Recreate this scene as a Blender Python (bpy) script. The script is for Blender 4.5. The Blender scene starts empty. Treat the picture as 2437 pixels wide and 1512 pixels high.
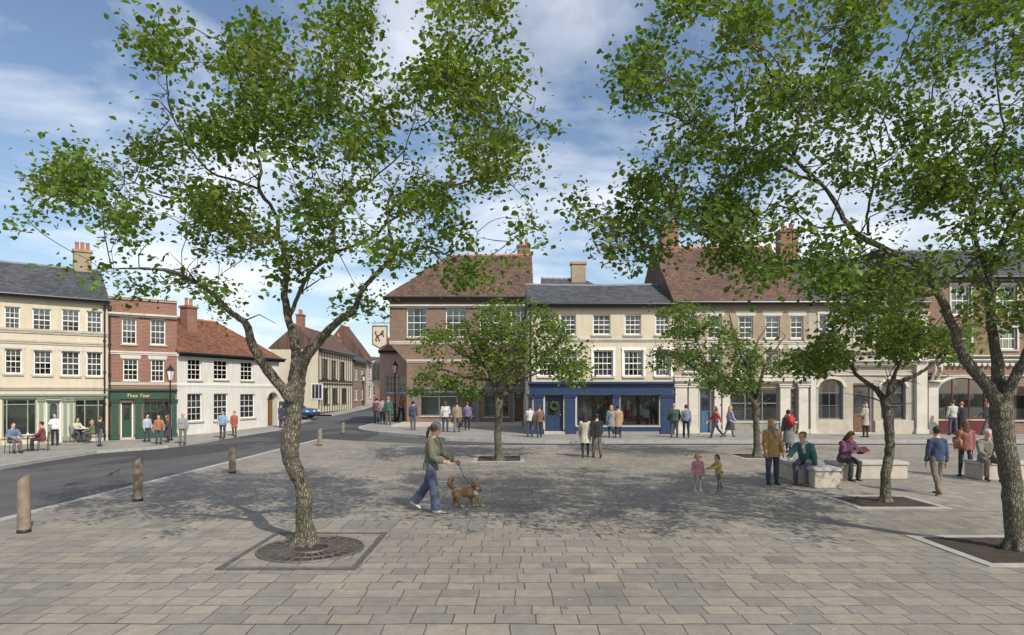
import bpy, bmesh, math, random
from mathutils import Vector, Matrix, noise
random.seed(7)
R = math.radians
sc = bpy.context.scene
COL = sc.collection
# ---- camera geometry: a level camera 2.2 m above the square, vertical lens shift
F, CX, HY, CH = 1500.0, 1218.5, 930.0, 2.2
def ray_k(px): return (px - CX) / F
def at(px, py, Y): return Vector((ray_k(px) * Y, Y, CH - (py - HY) * Y / F))
def floor_pt(px, py, z=0.0):
    Y = (CH - z) * F / (py - HY)
    return Vector((ray_k(px) * Y, Y, z))
def lerp(a, b, t): return a + (b - a) * t
def pw(t, tab):
    if t <= tab[0][0]: return tab[0][1]
    for (a, va), (b, vb) in zip(tab, tab[1:]):
        if t <= b: return lerp(va, vb, (t - a) / (b - a))
    return tab[-1][1]
def pav_l(Y): return pw(Y, [(34, -.5), (44, -.2), (58, 0.02), (70, .22), (78, .72), (112, .92)])
def left_pt(px, py):
    z = -.5
    for _ in range(30):
        Y = (CH - z) * F / (py - HY); z = .5 * z + .5 * pav_l(Y)
    return Vector((ray_k(px) * Y, Y, z))
def road_z(X, Y):
    r = pw(Y, [(46, -.05), (58, -.1), (70, .1), (78, .6), (112, .8)])
    l = pav_l(Y) - .13
    t = min(1, max(0, (-9.2 - X) / 7.5))
    return lerp(r, l, t)

# ---- materials (all procedural)
MATS = {}
class NT:
    def __init__(s, m): s.m = m; m.use_nodes = True; s.t = m.node_tree; s.t.nodes.clear()
    def n(s, typ, **kw):
        nd = s.t.nodes.new(typ)
        for k, v in kw.items():
            if k in nd.inputs.keys() if isinstance(k, str) else False: nd.inputs[k].default_value = v
            else: setattr(nd, k, v)
        return nd
    def l(s, a, b): s.t.links.new(a, b)
    def out(s, sh):
        o = s.n('ShaderNodeOutputMaterial'); s.l(sh, o.inputs['Surface'])
def c4(c): return (c[0], c[1], c[2], 1)
def pbsdf(t, col=(.5, .5, .5), rough=.7, metal=0, spec=.4):
    b = t.n('ShaderNodeBsdfPrincipled')
    b.inputs['Base Color'].default_value = c4(col); b.inputs['Roughness'].default_value = rough
    b.inputs['Metallic'].default_value = metal; b.inputs['Specular IOR Level'].default_value = spec
    return b
def vary(t, col, var, scale, vec, detail=5):
    """colour varied by noise"""
    nz = t.n('ShaderNodeTexNoise'); nz.inputs['Scale'].default_value = scale; nz.inputs['Detail'].default_value = detail
    nz.inputs['Roughness'].default_value = .65
    if vec is not None: t.l(vec, nz.inputs['Vector'])
    rp = t.n('ShaderNodeValToRGB')
    rp.color_ramp.elements[0].position = .3; rp.color_ramp.elements[1].position = .72
    rp.color_ramp.elements[0].color = c4([max(0, x * (1 - var)) for x in col])
    rp.color_ramp.elements[1].color = c4([min(1, x * (1 + var)) for x in col])
    t.l(nz.outputs['Fac'], rp.inputs['Fac'])
    return rp.outputs['Color'], nz.outputs['Fac']
def mix(t, a, b, fac, mode='MIX'):
    m = t.n('ShaderNodeMix'); m.data_type = 'RGBA'; m.blend_type = mode
    for sock, v in ((m.inputs[0], fac), (m.inputs[6], a), (m.inputs[7], b)):
        if hasattr(v, 'links'): t.l(v, sock)
        else: sock.default_value = v if not isinstance(v, (tuple, list)) else c4(v)
    return m.outputs[2]
def bump(t, h, b, strength=.3, dist=.02):
    bp = t.n('ShaderNodeBump'); bp.inputs['Strength'].default_value = strength; bp.inputs['Distance'].default_value = dist
    t.l(h, bp.inputs['Height']); t.l(bp.outputs['Normal'], b.inputs['Normal'])
def coords(t): return t.n('ShaderNodeTexCoord').outputs['Object']
def pm(name, col, rough=.7, var=.12, scale=6, bmp=.15, metal=0, spec=.4, dist=.01):
    if name in MATS: return MATS[name]
    m = bpy.data.materials.new(name); t = NT(m); b = pbsdf(t, col, rough, metal, spec)
    v = coords(t)
    c, f = vary(t, col, var, scale, v); t.l(c, b.inputs['Base Color'])
    if bmp:
        n2 = t.n('ShaderNodeTexNoise'); n2.inputs['Scale'].default_value = scale * 7; n2.inputs['Detail'].default_value = 4
        t.l(v, n2.inputs['Vector']); bump(t, n2.outputs['Fac'], b, bmp, dist)
    t.out(b.outputs[0]); MATS[name] = m; return m
def wall_vec(t):
    v = coords(t); s = t.n('ShaderNodeSeparateXYZ'); t.l(v, s.inputs[0])
    a = t.n('ShaderNodeMath', operation='ADD'); t.l(s.outputs[0], a.inputs[0]); t.l(s.outputs[1], a.inputs[1])
    c = t.n('ShaderNodeCombineXYZ'); t.l(a.outputs[0], c.inputs[0]); t.l(s.outputs[2], c.inputs[1])
    return c.outputs[0], v
def brick_node(t, vec, c1, c2, mortar, w, h, ms, offset=.5, bias=0):
    b = t.n('ShaderNodeTexBrick'); b.offset = offset
    t.l(vec, b.inputs['Vector'])
    for k, v in (('Color1', c4(c1)), ('Color2', c4(c2)), ('Mortar', c4(mortar)), ('Scale', 1), ('Mortar Size', ms),
                 ('Mortar Smooth', .25), ('Bias', bias), ('Brick Width', w), ('Row Height', h)): b.inputs[k].default_value = v
    return b
def brick_mat(name, c1, c2, mortar, w=.225, h=.075, ms=.008, rough=.85, stain=.25, bmp=.5):
    if name in MATS: return MATS[name]
    m = bpy.data.materials.new(name); t = NT(m); b = pbsdf(t, c1, rough)
    vec, v = wall_vec(t); br = brick_node(t, vec, c1, c2, mortar, w, h, ms)
    st, f = vary(t, (1, 1, 1), stain, .9, v); st2, f2 = vary(t, (1, 1, 1), .18, 14, v)
    c = mix(t, br.outputs['Color'], st, 1.0, 'MULTIPLY'); c = mix(t, c, st2, .8, 'MULTIPLY')
    t.l(c, b.inputs['Base Color'])
    inv = t.n('ShaderNodeMath', operation='SUBTRACT'); inv.inputs[0].default_value = 1; t.l(br.outputs['Fac'], inv.inputs[1])
    ad = t.n('ShaderNodeMath', operation='MULTIPLY_ADD'); ad.inputs[1].default_value = .3; t.l(f2, ad.inputs[0]); t.l(inv.outputs[0], ad.inputs[2])
    bump(t, ad.outputs[0], b, bmp, .008)
    t.out(b.outputs[0]); MATS[name] = m; return m
def roof_mat(name, c1, c2, w=.24, h=.16):
    if name in MATS: return MATS[name]
    m = bpy.data.materials.new(name); t = NT(m); b = pbsdf(t, c1, .8)
    v = coords(t); br = brick_node(t, v, c1, c2, [x * .35 for x in c1], w, h, .012)
    st, f = vary(t, (1, 1, 1), .38, .6, v, 8); st2, f2 = vary(t, (1, 1, 1), .3, 5, v)
    br2 = brick_node(t, v, (1.18, 1.14, 1.1), (.74, .76, .8), (1, 1, 1), w, h, .012)
    c = mix(t, br.outputs['Color'], br2.outputs['Color'], .9, 'MULTIPLY'); c = mix(t, c, st, 1.0, 'MULTIPLY'); c = mix(t, c, st2, .7, 'MULTIPLY')
    ms_ = t.n('ShaderNodeTexNoise'); ms_.inputs['Scale'].default_value = 1.6; ms_.inputs['Detail'].default_value = 9; ms_.inputs['Roughness'].default_value = .7; t.l(v, ms_.inputs['Vector']); mr = t.n('ShaderNodeMapRange'); mr.inputs[1].default_value = .58; mr.inputs[2].default_value = .68; mr.inputs[4].default_value = .6; t.l(ms_.outputs['Fac'], mr.inputs[0]); c = mix(t, c, (.1, .105, .05), mr.outputs[0])
    t.l(c, b.inputs['Base Color'])
    inv = t.n('ShaderNodeMath', operation='SUBTRACT'); inv.inputs[0].default_value = 1; t.l(br.outputs['Fac'], inv.inputs[1])
    bump(t, inv.outputs[0], b, .6, .02); t.out(b.outputs[0]); MATS[name] = m; return m
def render_mat(name, col, rough=.85):
    """painted render / stucco with faint weather streaks"""
    if name in MATS: return MATS[name]
    m = bpy.data.materials.new(name); t = NT(m); b = pbsdf(t, col, rough, 0, .25)
    v = coords(t); mp = t.n('ShaderNodeMapping'); mp.inputs['Scale'].default_value = (4.5, 4.5, .3); t.l(v, mp.inputs[0])
    s1, f1 = vary(t, (1, 1, 1), .2, 1.3, mp.outputs[0], 8); s2, f2 = vary(t, (.95, .94, .9), .12, .9, v, 7); s3, f3 = vary(t, (1, 1, 1), .07, 9, v)
    c = mix(t, c4(col), s1, .85, 'MULTIPLY'); c = mix(t, c, s2, 1.0, 'MULTIPLY'); c = mix(t, c, s3, 1.0, 'MULTIPLY')
    r3 = t.n('ShaderNodeMapRange'); r3.inputs[1].default_value = .62; r3.inputs[2].default_value = .72; r3.inputs[4].default_value = .35; t.l(f1, r3.inputs[0])
    c = mix(t, c, [x * .62 for x in col], r3.outputs[0]); t.l(c, b.inputs['Base Color'])
    n2 = t.n('ShaderNodeTexNoise'); n2.inputs['Scale'].default_value = 30; n2.inputs['Detail'].default_value = 5; t.l(v, n2.inputs['Vector'])
    bump(t, n2.outputs['Fac'], b, .18, .01); t.out(b.outputs[0]); MATS[name] = m; return m
def glass_mat():
    """dark window glass seen from outside: mostly a mirror of the sky over a dim room"""
    m = bpy.data.materials.new('window_glass'); t = NT(m); b = pbsdf(t, (.022, .026, .03), .04, 0, .9)
    v = coords(t); c, f = vary(t, (.03, .034, .038), .8, 1.3, v, 2); t.l(c, b.inputs['Base Color'])
    n2 = t.n('ShaderNodeTexNoise'); n2.inputs['Scale'].default_value = 2.2; t.l(v, n2.inputs['Vector']); bump(t, n2.outputs['Fac'], b, .06, .05)
    t.out(b.outputs[0]); MATS['glass'] = m; return m
def shopglass_mat():
    m = bpy.data.materials.new('shop_glass'); t = NT(m)
    tr = t.n('ShaderNodeBsdfTransparent'); tr.inputs[0].default_value = (.86, .9, .9, 1)
    g = t.n('ShaderNodeBsdfGlossy'); g.inputs['Roughness'].default_value = .02
    fr = t.n('ShaderNodeFresnel'); fr.inputs[0].default_value = 1.6
    ms = t.n('ShaderNodeMixShader'); t.l(fr.outputs[0], ms.inputs[0]); t.l(tr.outputs[0], ms.inputs[1]); t.l(g.outputs[0], ms.inputs[2])
    t.out(ms.outputs[0]); MATS['shopglass'] = m; return m
def leaf_mat(name, col):
    m = bpy.data.materials.new(name); t = NT(m)
    at_ = t.n('ShaderNodeVertexColor'); at_.layer_name = 'tint'
    c = mix(t, c4(col), at_.outputs['Color'], 1.0, 'MULTIPLY')
    b = pbsdf(t, col, .5, 0, .35); t.l(c, b.inputs['Base Color'])
    tl = t.n('ShaderNodeBsdfTranslucent'); c2 = mix(t, c, (1.5, 1.35, .55), 1.0, 'MULTIPLY'); t.l(c2, tl.inputs[0])
    ms = t.n('ShaderNodeMixShader'); ms.inputs[0].default_value = .44; t.l(b.outputs[0], ms.inputs[1]); t.l(tl.outputs[0], ms.inputs[2])
    t.out(ms.outputs[0]); MATS[name] = m; return m
def bark_mat():
    m = bpy.data.materials.new('bark'); t = NT(m); b = pbsdf(t, (.14, .12, .1), .92, 0, .2)
    v = coords(t); n0 = t.n('ShaderNodeTexNoise'); n0.inputs['Scale'].default_value = 5; n0.inputs['Detail'].default_value = 6; t.l(v, n0.inputs['Vector'])
    wv = t.n('ShaderNodeVectorMath', operation='MULTIPLY_ADD'); t.l(n0.outputs['Color'], wv.inputs[0]); wv.inputs[1].default_value = (.12, .12, .2); t.l(v, wv.inputs[2])
    mp = t.n('ShaderNodeMapping'); mp.inputs['Scale'].default_value = (38, 38, 9); t.l(wv.outputs[0], mp.inputs[0])
    vo = t.n('ShaderNodeTexVoronoi'); vo.feature = 'DISTANCE_TO_EDGE'; vo.inputs['Scale'].default_value = 1; t.l(mp.outputs[0], vo.inputs['Vector'])
    mr = t.n('ShaderNodeMapRange'); mr.inputs[1].default_value = 0; mr.inputs[2].default_value = .22; t.l(vo.outputs['Distance'], mr.inputs[0])
    c, f = vary(t, (.24, .215, .175), .4, 3, v, 9); c2, f2 = vary(t, (.95, 1.0, .82), .3, 1.3, v)
    c = mix(t, (.105, .092, .075), c, mr.outputs[0]); c = mix(t, c, c2, 1.0, 'MULTIPLY'); t.l(c, b.inputs['Base Color'])
    ad = t.n('ShaderNodeMath', operation='MULTIPLY_ADD'); ad.inputs[1].default_value = .5; t.l(n0.outputs['Fac'], ad.inputs[0]); t.l(mr.outputs[0], ad.inputs[2]); bump(t, ad.outputs[0], b, .9, .02)
    t.out(b.outputs[0]); MATS['bark'] = m; return m
def paving_mat():
    m = bpy.data.materials.new('flagstone_paving'); t = NT(m); b = pbsdf(t, (.3, .27, .23), .75, 0, .35)
    v = coords(t)
    wn = t.n('ShaderNodeTexNoise'); wn.inputs['Scale'].default_value = .8; wn.inputs['Detail'].default_value = 4; t.l(v, wn.inputs['Vector'])
    wa = t.n('ShaderNodeVectorMath', operation='MULTIPLY_ADD'); t.l(wn.outputs['Color'], wa.inputs[0]); wa.inputs[1].default_value = (.13, .1, 0); t.l(v, wa.inputs[2])
    W, H = .4, .27
    # courses of uneven height, each course shifted by its own amount
    sp = t.n('ShaderNodeSeparateXYZ'); t.l(wa.outputs[0], sp.inputs[0]); ny = t.n('ShaderNodeTexNoise'); ny.noise_dimensions = '1D'; ny.inputs['Scale'].default_value = 1.35; ny.inputs['Detail'].default_value = 1; t.l(sp.outputs[1], ny.inputs['W'])
    yy = t.n('ShaderNodeMath', operation='MULTIPLY_ADD'); t.l(ny.outputs['Fac'], yy.inputs[0]); yy.inputs[1].default_value = .5; t.l(sp.outputs[1], yy.inputs[2])
    dv = t.n('ShaderNodeMath', operation='DIVIDE'); t.l(yy.outputs[0], dv.inputs[0]); dv.inputs[1].default_value = H; fl = t.n('ShaderNodeMath', operation='FLOOR'); t.l(dv.outputs[0], fl.inputs[0])
    wh = t.n('ShaderNodeTexWhiteNoise'); wh.noise_dimensions = '1D'; t.l(fl.outputs[0], wh.inputs['W']); xx = t.n('ShaderNodeMath', operation='MULTIPLY_ADD'); t.l(wh.outputs['Value'], xx.inputs[0]); xx.inputs[1].default_value = .4; t.l(sp.outputs[0], xx.inputs[2])
    wa = t.n('ShaderNodeCombineXYZ'); t.l(xx.outputs[0], wa.inputs[0]); t.l(yy.outputs[0], wa.inputs[1])
    br = brick_node(t, wa.outputs[0], (.4, .36, .3), (.335, .308, .265), (.2, .18, .15), W, H, .007)
    br2 = brick_node(t, wa.outputs[0], (1.08, 1.03, .96), (.87, .88, .9), (1, 1, 1), W, H, .007, bias=.25)
    br3 = brick_node(t, wa.outputs[0], (1, 1, 1), (.62, .61, .6), (.9, .9, .9), W, H, .007, bias=-.75)
    for q in (br, br2, br3): q.inputs['Mortar Smooth'].default_value = .6; q.squash = .72; q.squash_frequency = 3
    s1, f1 = vary(t, (1, 1, 1), .3, .35, v, 8); s2, f2 = vary(t, (1, 1, 1), .26, 7, v, 8); s3, f3 = vary(t, (1, 1, 1), .16, 70, v)
    c = mix(t, br.outputs['Color'], br2.outputs['Color'], .8, 'MULTIPLY'); c = mix(t, c, br3.outputs['Color'], .7, 'MULTIPLY')
    # joints fade in and out with wear
    n4 = t.n('ShaderNodeTexNoise'); n4.inputs['Scale'].default_value = 1.1; n4.inputs['Detail'].default_value = 6; t.l(v, n4.inputs['Vector'])
    r4 = t.n('ShaderNodeMapRange'); r4.inputs[1].default_value = .38; r4.inputs[2].default_value = .66; t.l(n4.outputs['Fac'], r4.inputs[0])
    jf = t.n('ShaderNodeMath', operation='MULTIPLY'); t.l(br.outputs['Fac'], jf.inputs[0]); t.l(r4.outputs[0], jf.inputs[1]); c = mix(t, c, (.075, .068, .05), jf.outputs[0])
    for s in (s1, s2, s3): c = mix(t, c, s, 1.0, 'MULTIPLY')
    # trodden chewing gum, spills and darker trodden patches
    for sc_, th, col, am in ((1.7, .075, (.1, .09, .08), .8), (2.9, .07, (.44, .42, .39), .5), (.75, .16, (.14, .125, .1), .5), (.33, .2, (.12, .11, .095), .4)):
        vo = t.n('ShaderNodeTexVoronoi'); vo.inputs['Scale'].default_value = sc_
        wv = t.n('ShaderNodeVectorMath', operation='MULTIPLY_ADD'); t.l(n4.outputs['Color'], wv.inputs[0]); wv.inputs[1].default_value = (.25, .25, 0); t.l(v, wv.inputs[2]); t.l(wv.outputs[0], vo.inputs['Vector'])
        mr = t.n('ShaderNodeMapRange'); mr.inputs[1].default_value = th; mr.inputs[2].default_value = th * .6; mr.inputs[3].default_value = 0; mr.inputs[4].default_value = am; t.l(vo.outputs['Distance'], mr.inputs[0]); c = mix(t, c, col, mr.outputs[0])
    t.l(c, b.inputs['Base Color'])
    inv = t.n('ShaderNodeMath', operation='SUBTRACT'); inv.inputs[0].default_value = 1; t.l(br.outputs['Fac'], inv.inputs[1])
    ad = t.n('ShaderNodeMath', operation='MULTIPLY_ADD'); ad.inputs[1].default_value = .9; t.l(f2, ad.inputs[0]); t.l(inv.outputs[0], ad.inputs[2])
    bump(t, ad.outputs[0], b, .7, .02)
    rr = t.n('ShaderNodeMapRange'); rr.inputs[3].default_value = .5; rr.inputs[4].default_value = .9; t.l(f1, rr.inputs[0]); t.l(rr.outputs[0], b.inputs['Roughness'])
    t.out(b.outputs[0]); MATS['paving'] = m; return m
def slab_mat(name, c1, c2, w, h, joint=.01):
    m = bpy.data.materials.new(name); t = NT(m); b = pbsdf(t, c1, .8, 0, .3); v = coords(t)
    br = brick_node(t, v, c1, c2, [x * .4 for x in c1], w, h, joint)
    s1, f1 = vary(t, (1, 1, 1), .22, .6, v); s2, f2 = vary(t, (1, 1, 1), .15, 12, v)
    c = mix(t, br.outputs['Color'], s1, 1.0, 'MULTIPLY'); c = mix(t, c, s2, 1.0, 'MULTIPLY'); t.l(c, b.inputs['Base Color'])
    inv = t.n('ShaderNodeMath', operation='SUBTRACT'); inv.inputs[0].default_value = 1; t.l(br.outputs['Fac'], inv.inputs[1])
    bump(t, inv.outputs[0], b, .4, .01); t.out(b.outputs[0]); MATS[name] = m; return m
def asphalt_mat():
    m = bpy.data.materials.new('asphalt'); t = NT(m); b = pbsdf(t, (.09, .09, .09), .88, 0, .3); v = coords(t)
    c, f = vary(t, (.1, .1, .1), .25, .5, v, 6); c2, f2 = vary(t, (1, 1, 1), .28, 55, v, 2)
    vo = t.n('ShaderNodeTexVoronoi'); vo.inputs['Scale'].default_value = .22; vo.distance = 'CHEBYCHEV'; t.l(v, vo.inputs['Vector'])
    sp = t.n('ShaderNodeSeparateColor'); t.l(vo.outputs['Color'], sp.inputs[0]); gt = t.n('ShaderNodeMath', operation='GREATER_THAN'); gt.inputs[1].default_value = .72; t.l(sp.outputs[0], gt.inputs[0])
    c = mix(t, c, (.06, .06, .062), gt.outputs[0]); w = t.n('ShaderNodeTexNoise'); w.inputs['Scale'].default_value = .9; w.inputs['Detail'].default_value = 8; w.inputs['Roughness'].default_value = .75; t.l(v, w.inputs['Vector'])
    cr = t.n('ShaderNodeTexVoronoi'); cr.feature = 'DISTANCE_TO_EDGE'; cr.inputs['Scale'].default_value = .45; mp = t.n('ShaderNodeVectorMath', operation='MULTIPLY_ADD'); t.l(w.outputs['Color'], mp.inputs[0]); mp.inputs[1].default_value = (.9, .9, 0); t.l(v, mp.inputs[2]); t.l(mp.outputs[0], cr.inputs['Vector'])
    lt = t.n('ShaderNodeMath', operation='LESS_THAN'); lt.inputs[1].default_value = .006; t.l(cr.outputs['Distance'], lt.inputs[0]); c = mix(t, c, (.03, .03, .03), lt.outputs[0])
    c = mix(t, c, c2, 1.0, 'MULTIPLY'); t.l(c, b.inputs['Base Color']); bump(t, f2, b, .35, .01); t.out(b.outputs[0]); MATS['asphalt'] = m
glass_mat(); shopglass_mat(); bark_mat(); paving_mat()
leaf_mat('leaf_a', (.115, .185, .032)); leaf_mat('leaf_b', (.1, .165, .035))
slab_mat('pavement_slabs', (.34, .32, .29), (.27, .26, .245), .6, .6); slab_mat('road_setts', (.12, .118, .115), (.085, .084, .085), .2, .11, .012)
asphalt_mat(); pm('kerb', (.33, .32, .3), .8, .2, 4, .2); pm('soil', (.055, .042, .03), 1, .4, 8, .8, dist=.03)
pm('iron', (.03, .031, .033), .5, .3, 10, .15, .3); pm('black_paint', (.018, .018, .02), .35, .2, 4, .08); pm('white_paint', (.74, .73, .69), .5, .05, 5, .05)
pm('stone', (.42, .38, .31), .85, .16, 3, .25); pm('pale_stone', (.52, .485, .42), .85, .14, 2.5, .22); pm('dark_stone', (.25, .235, .21), .85, .2, 4, .25)
pm('lead', (.16, .165, .17), .6, .2, 5, .1); pm('terracotta', (.38, .16, .085), .85, .2, 8, .2); pm('wood', (.2, .115, .06), .6, .3, 5, .2)
pm('oak_post', (.22, .18, .135), .8, .35, 6, .35); pm('skin', (.56, .33, .24), .55, .06, 9, 0); pm('skin_dark', (.2, .1, .062), .55, .06, 9, 0)
pm('eye', (.02, .016, .014), .3, 0, 1, 0); pm('lip', (.38, .14, .12), .5, 0, 1, 0); pm('dim_room', (.16, .135, .11), .9, .3, 2, 0)

# ---- mesh builder
class MB:
    def __init__(s): s.v = []; s.f = []; s.mi = []; s.cur = 0
    def add(s, vs, fs):
        o = len(s.v); s.v += [tuple(p) for p in vs]; s.f += [tuple(i + o for i in f) for f in fs]; s.mi += [s.cur] * len(fs); return s
    def box(s, x0, x1, y0, y1, z0, z1):
        s.add([(x0, y0, z0), (x1, y0, z0), (x1, y1, z0), (x0, y1, z0), (x0, y0, z1), (x1, y0, z1), (x1, y1, z1), (x0, y1, z1)],
              [(0, 3, 2, 1), (4, 5, 6, 7), (0, 1, 5, 4), (1, 2, 6, 5), (2, 3, 7, 6), (3, 0, 4, 7)])
        return s
    def prism(s, poly, y0, y1):           # poly in (x, z), counter-clockwise seen from -y, extruded along y
        n = len(poly)
        s.add([(x, y0, z) for x, z in poly] + [(x, y1, z) for x, z in poly],
              [tuple(range(n)), tuple(range(2 * n - 1, n - 1, -1))] + [(i, i + n, (i + 1) % n + n, (i + 1) % n) for i in range(n)])
        return s
    def vprism(s, poly, z0, z1):          # poly in (x, y) ccw, extruded along z
        n = len(poly)
        s.add([(x, y, z0) for x, y in poly] + [(x, y, z1) for x, y in poly],
              [tuple(range(n - 1, -1, -1)), tuple(range(n, 2 * n))] + [(i, (i + 1) % n, (i + 1) % n + n, i + n) for i in range(n)])
        return s
    def tube(s, pts, rad, n=8, cap=True, ref=None, flat=None):
        pts = [Vector(p) for p in pts]
        if not hasattr(rad, '__len__'): rad = [rad] * len(pts)
        vs = []; side = None
        for i, p in enumerate(pts):
            t = (pts[min(i + 1, len(pts) - 1)] - pts[max(i - 1, 0)]).normalized()
            if ref is not None: side = Vector(ref)
            elif side is None: side = t.orthogonal()
            side = (side - t * side.dot(t))
            if side.length < 1e-4: side = t.orthogonal()
            side.normalize(); b = t.cross(side)
            r = rad[i]; rx, ry = (r if isinstance(r, tuple) else (r, r))
            for k in range(n):
                a = 2 * math.pi * k / n
                vs.append(p + side * math.cos(a) * rx + b * math.sin(a) * ry)
        fs = [(i * n + k, i * n + (k + 1) % n, (i + 1) * n + (k + 1) % n, (i + 1) * n + k) for i in range(len(pts) - 1) for k in range(n)]
        if cap: fs += [tuple(range(n - 1, -1, -1)), tuple(range((len(pts) - 1) * n, len(pts) * n))]
        s.add(vs, fs); return s
    def lathe(s, prof, n=16, c=(0, 0), cap=True):   # prof (r, z) from bottom to top
        vs = [(c[0] + r * math.cos(2 * math.pi * k / n), c[1] + r * math.sin(2 * math.pi * k / n), z) for r, z in prof for k in range(n)]
        m = len(prof)
        fs = [(i * n + k, i * n + (k + 1) % n, (i + 1) * n + (k + 1) % n, (i + 1) * n + k) for i in range(m - 1) for k in range(n)]
        if cap: fs += [tuple(range(n - 1, -1, -1)), tuple(range((m - 1) * n, m * n))]
        s.add(vs, fs); return s
    def ball(s, c, r, n=10, m=7):
        rx, ry, rz = r if hasattr(r, '__len__') else (r, r, r); c = Vector(c)
        vs = [c + Vector((0, 0, -rz))]
        for i in range(1, m):
            p = -math.pi / 2 + math.pi * i / m
            vs += [c + Vector((rx * math.cos(p) * math.cos(2 * math.pi * k / n), ry * math.cos(p) * math.sin(2 * math.pi * k / n), rz * math.sin(p))) for k in range(n)]
        vs.append(c + Vector((0, 0, rz))); L = len(vs) - 1
        fs = [(0, 1 + (k + 1) % n, 1 + k) for k in range(n)]
        for i in range(m - 2):
            fs += [(1 + i * n + k, 1 + i * n + (k + 1) % n, 1 + (i + 1) * n + (k + 1) % n, 1 + (i + 1) * n + k) for k in range(n)]
        fs += [(L, 1 + (m - 2) * n + k, 1 + (m - 2) * n + (k + 1) % n) for k in range(n)]
        s.add(vs, fs); return s
    def torus(s, c, R0, r, n=24, m=8, axis='y'):
        vs = []
        for i in range(n):
            a = 2 * math.pi * i / n
            for j in range(m):
                b = 2 * math.pi * j / m; q = R0 + r * math.cos(b)
                p = (q * math.cos(a), q * math.sin(a), r * math.sin(b))
                if axis == 'y': p = (p[0], p[2], p[1])
                vs.append((c[0] + p[0], c[1] + p[1], c[2] + p[2]))
        s.add(vs, [(i * m + j, ((i + 1) % n) * m + j, ((i + 1) % n) * m + (j + 1) % m, i * m + (j + 1) % m) for i in range(n) for j in range(m)])
        return s
    def build(s, name, mats, parent=None, smooth=False, bevel=0):
        me = bpy.data.meshes.new(name); me.from_pydata(s.v, [], s.f)
        if not isinstance(mats, (list, tuple)): mats = [mats]
        for m in mats: me.materials.append(MATS[m] if isinstance(m, str) else m)
        me.polygons.foreach_set('material_index', s.mi)
        bm = bmesh.new(); bm.from_mesh(me); bmesh.ops.recalc_face_normals(bm, faces=bm.faces)
        if bevel:
            bmesh.ops.bevel(bm, geom=[e for e in bm.edges if e.is_manifold and e.calc_face_angle(0) > .6], offset=bevel, segments=2, affect='EDGES', clamp_overlap=True)
        bm.to_mesh(me); bm.free()
        if smooth: me.polygons.foreach_set('use_smooth', [True] * len(me.polygons))
        o = bpy.data.objects.new(name, me); COL.objects.link(o)
        if parent is not None: o.parent = parent
        return o
def tag(o, label, cat, group=None, kind=None):
    if label: o['label'] = label
    if cat: o['category'] = cat
    if group: o['group'] = group
    if kind: o['kind'] = kind
    return o
def empty(name, loc, rz=0, label=None, cat=None, group=None):
    o = bpy.data.objects.new(name, None); COL.objects.link(o); o.location = loc; o.rotation_euler = (0, 0, rz)
    o.empty_display_size = .2
    return tag(o, label, cat, group)
def copy_tree(o, parent=None):
    c = o.copy(); COL.objects.link(c)
    if parent is not None: c.parent = parent
    for ch in list(o.children): copy_tree(ch, c)
    return c
def struct(o): o['kind'] = 'structure'; return o
BAKE = []   # objects whose overlapping volumes are fused into one skin by a voxel remesh at the end
def fuse(o, voxel, smooth=4, wrinkle=0, wscale=9, paint=None):
    m = o.modifiers.new('r', 'REMESH'); m.mode = 'VOXEL'; m.voxel_size = voxel; m.use_smooth_shade = True
    if smooth: q = o.modifiers.new('s', 'SMOOTH'); q.factor = .5; q.iterations = smooth
    BAKE.append((o, wrinkle, wscale, paint)); return o
def bake_all():
    bpy.context.view_layer.update(); dg = bpy.context.evaluated_depsgraph_get()
    new = [(o, bpy.data.meshes.new_from_object(o.evaluated_get(dg)), w, ws, pt) for o, w, ws, pt in BAKE]
    for o, me, w, ws, pt in new:
        o.modifiers.clear(); old = o.data; me.name = old.name
        if not me.materials:
            for m in old.materials: me.materials.append(m)
        o.data = me
        if w:
            off = Vector((random.random() * 40, random.random() * 40, 0))
            N_ = [v.normal.copy() for v in me.vertices]
            for v, vn in zip(me.vertices, N_):
                p = v.co; q = Vector((p.x * ws, p.y * ws, p.z * ws * .6)) + off
                v.co = p + vn * (noise.noise(q) * w + noise.noise(q * 2.3) * w * .5)
        if pt:
            for p in me.polygons:
                for c, r, mi in pt:
                    if (p.center - c).length < r: p.material_index = mi
        me.polygons.foreach_set('use_smooth', [True] * len(me.polygons)); me.update()
def text_obj(body, size, depth, mat, name, parent, loc, rot=(R(90), 0, 0), shear=0, bold=0):
    cu = bpy.data.curves.new(name, 'FONT'); cu.body = body; cu.size = size; cu.extrude = depth; cu.align_x = 'CENTER'; cu.align_y = 'CENTER'; cu.shear = shear; cu.offset = bold
    t = bpy.data.objects.new(name + '_t', cu); COL.objects.link(t); bpy.context.view_layer.update()
    me = bpy.data.meshes.new_from_object(t.evaluated_get(bpy.context.evaluated_depsgraph_get())); bpy.data.objects.remove(t)
    me.materials.clear(); me.materials.append(MATS[mat]); o = bpy.data.objects.new(name, me); COL.objects.link(o)
    if parent is not None: o.parent = parent
    o.location = loc; o.rotation_euler = rot; return o
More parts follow.
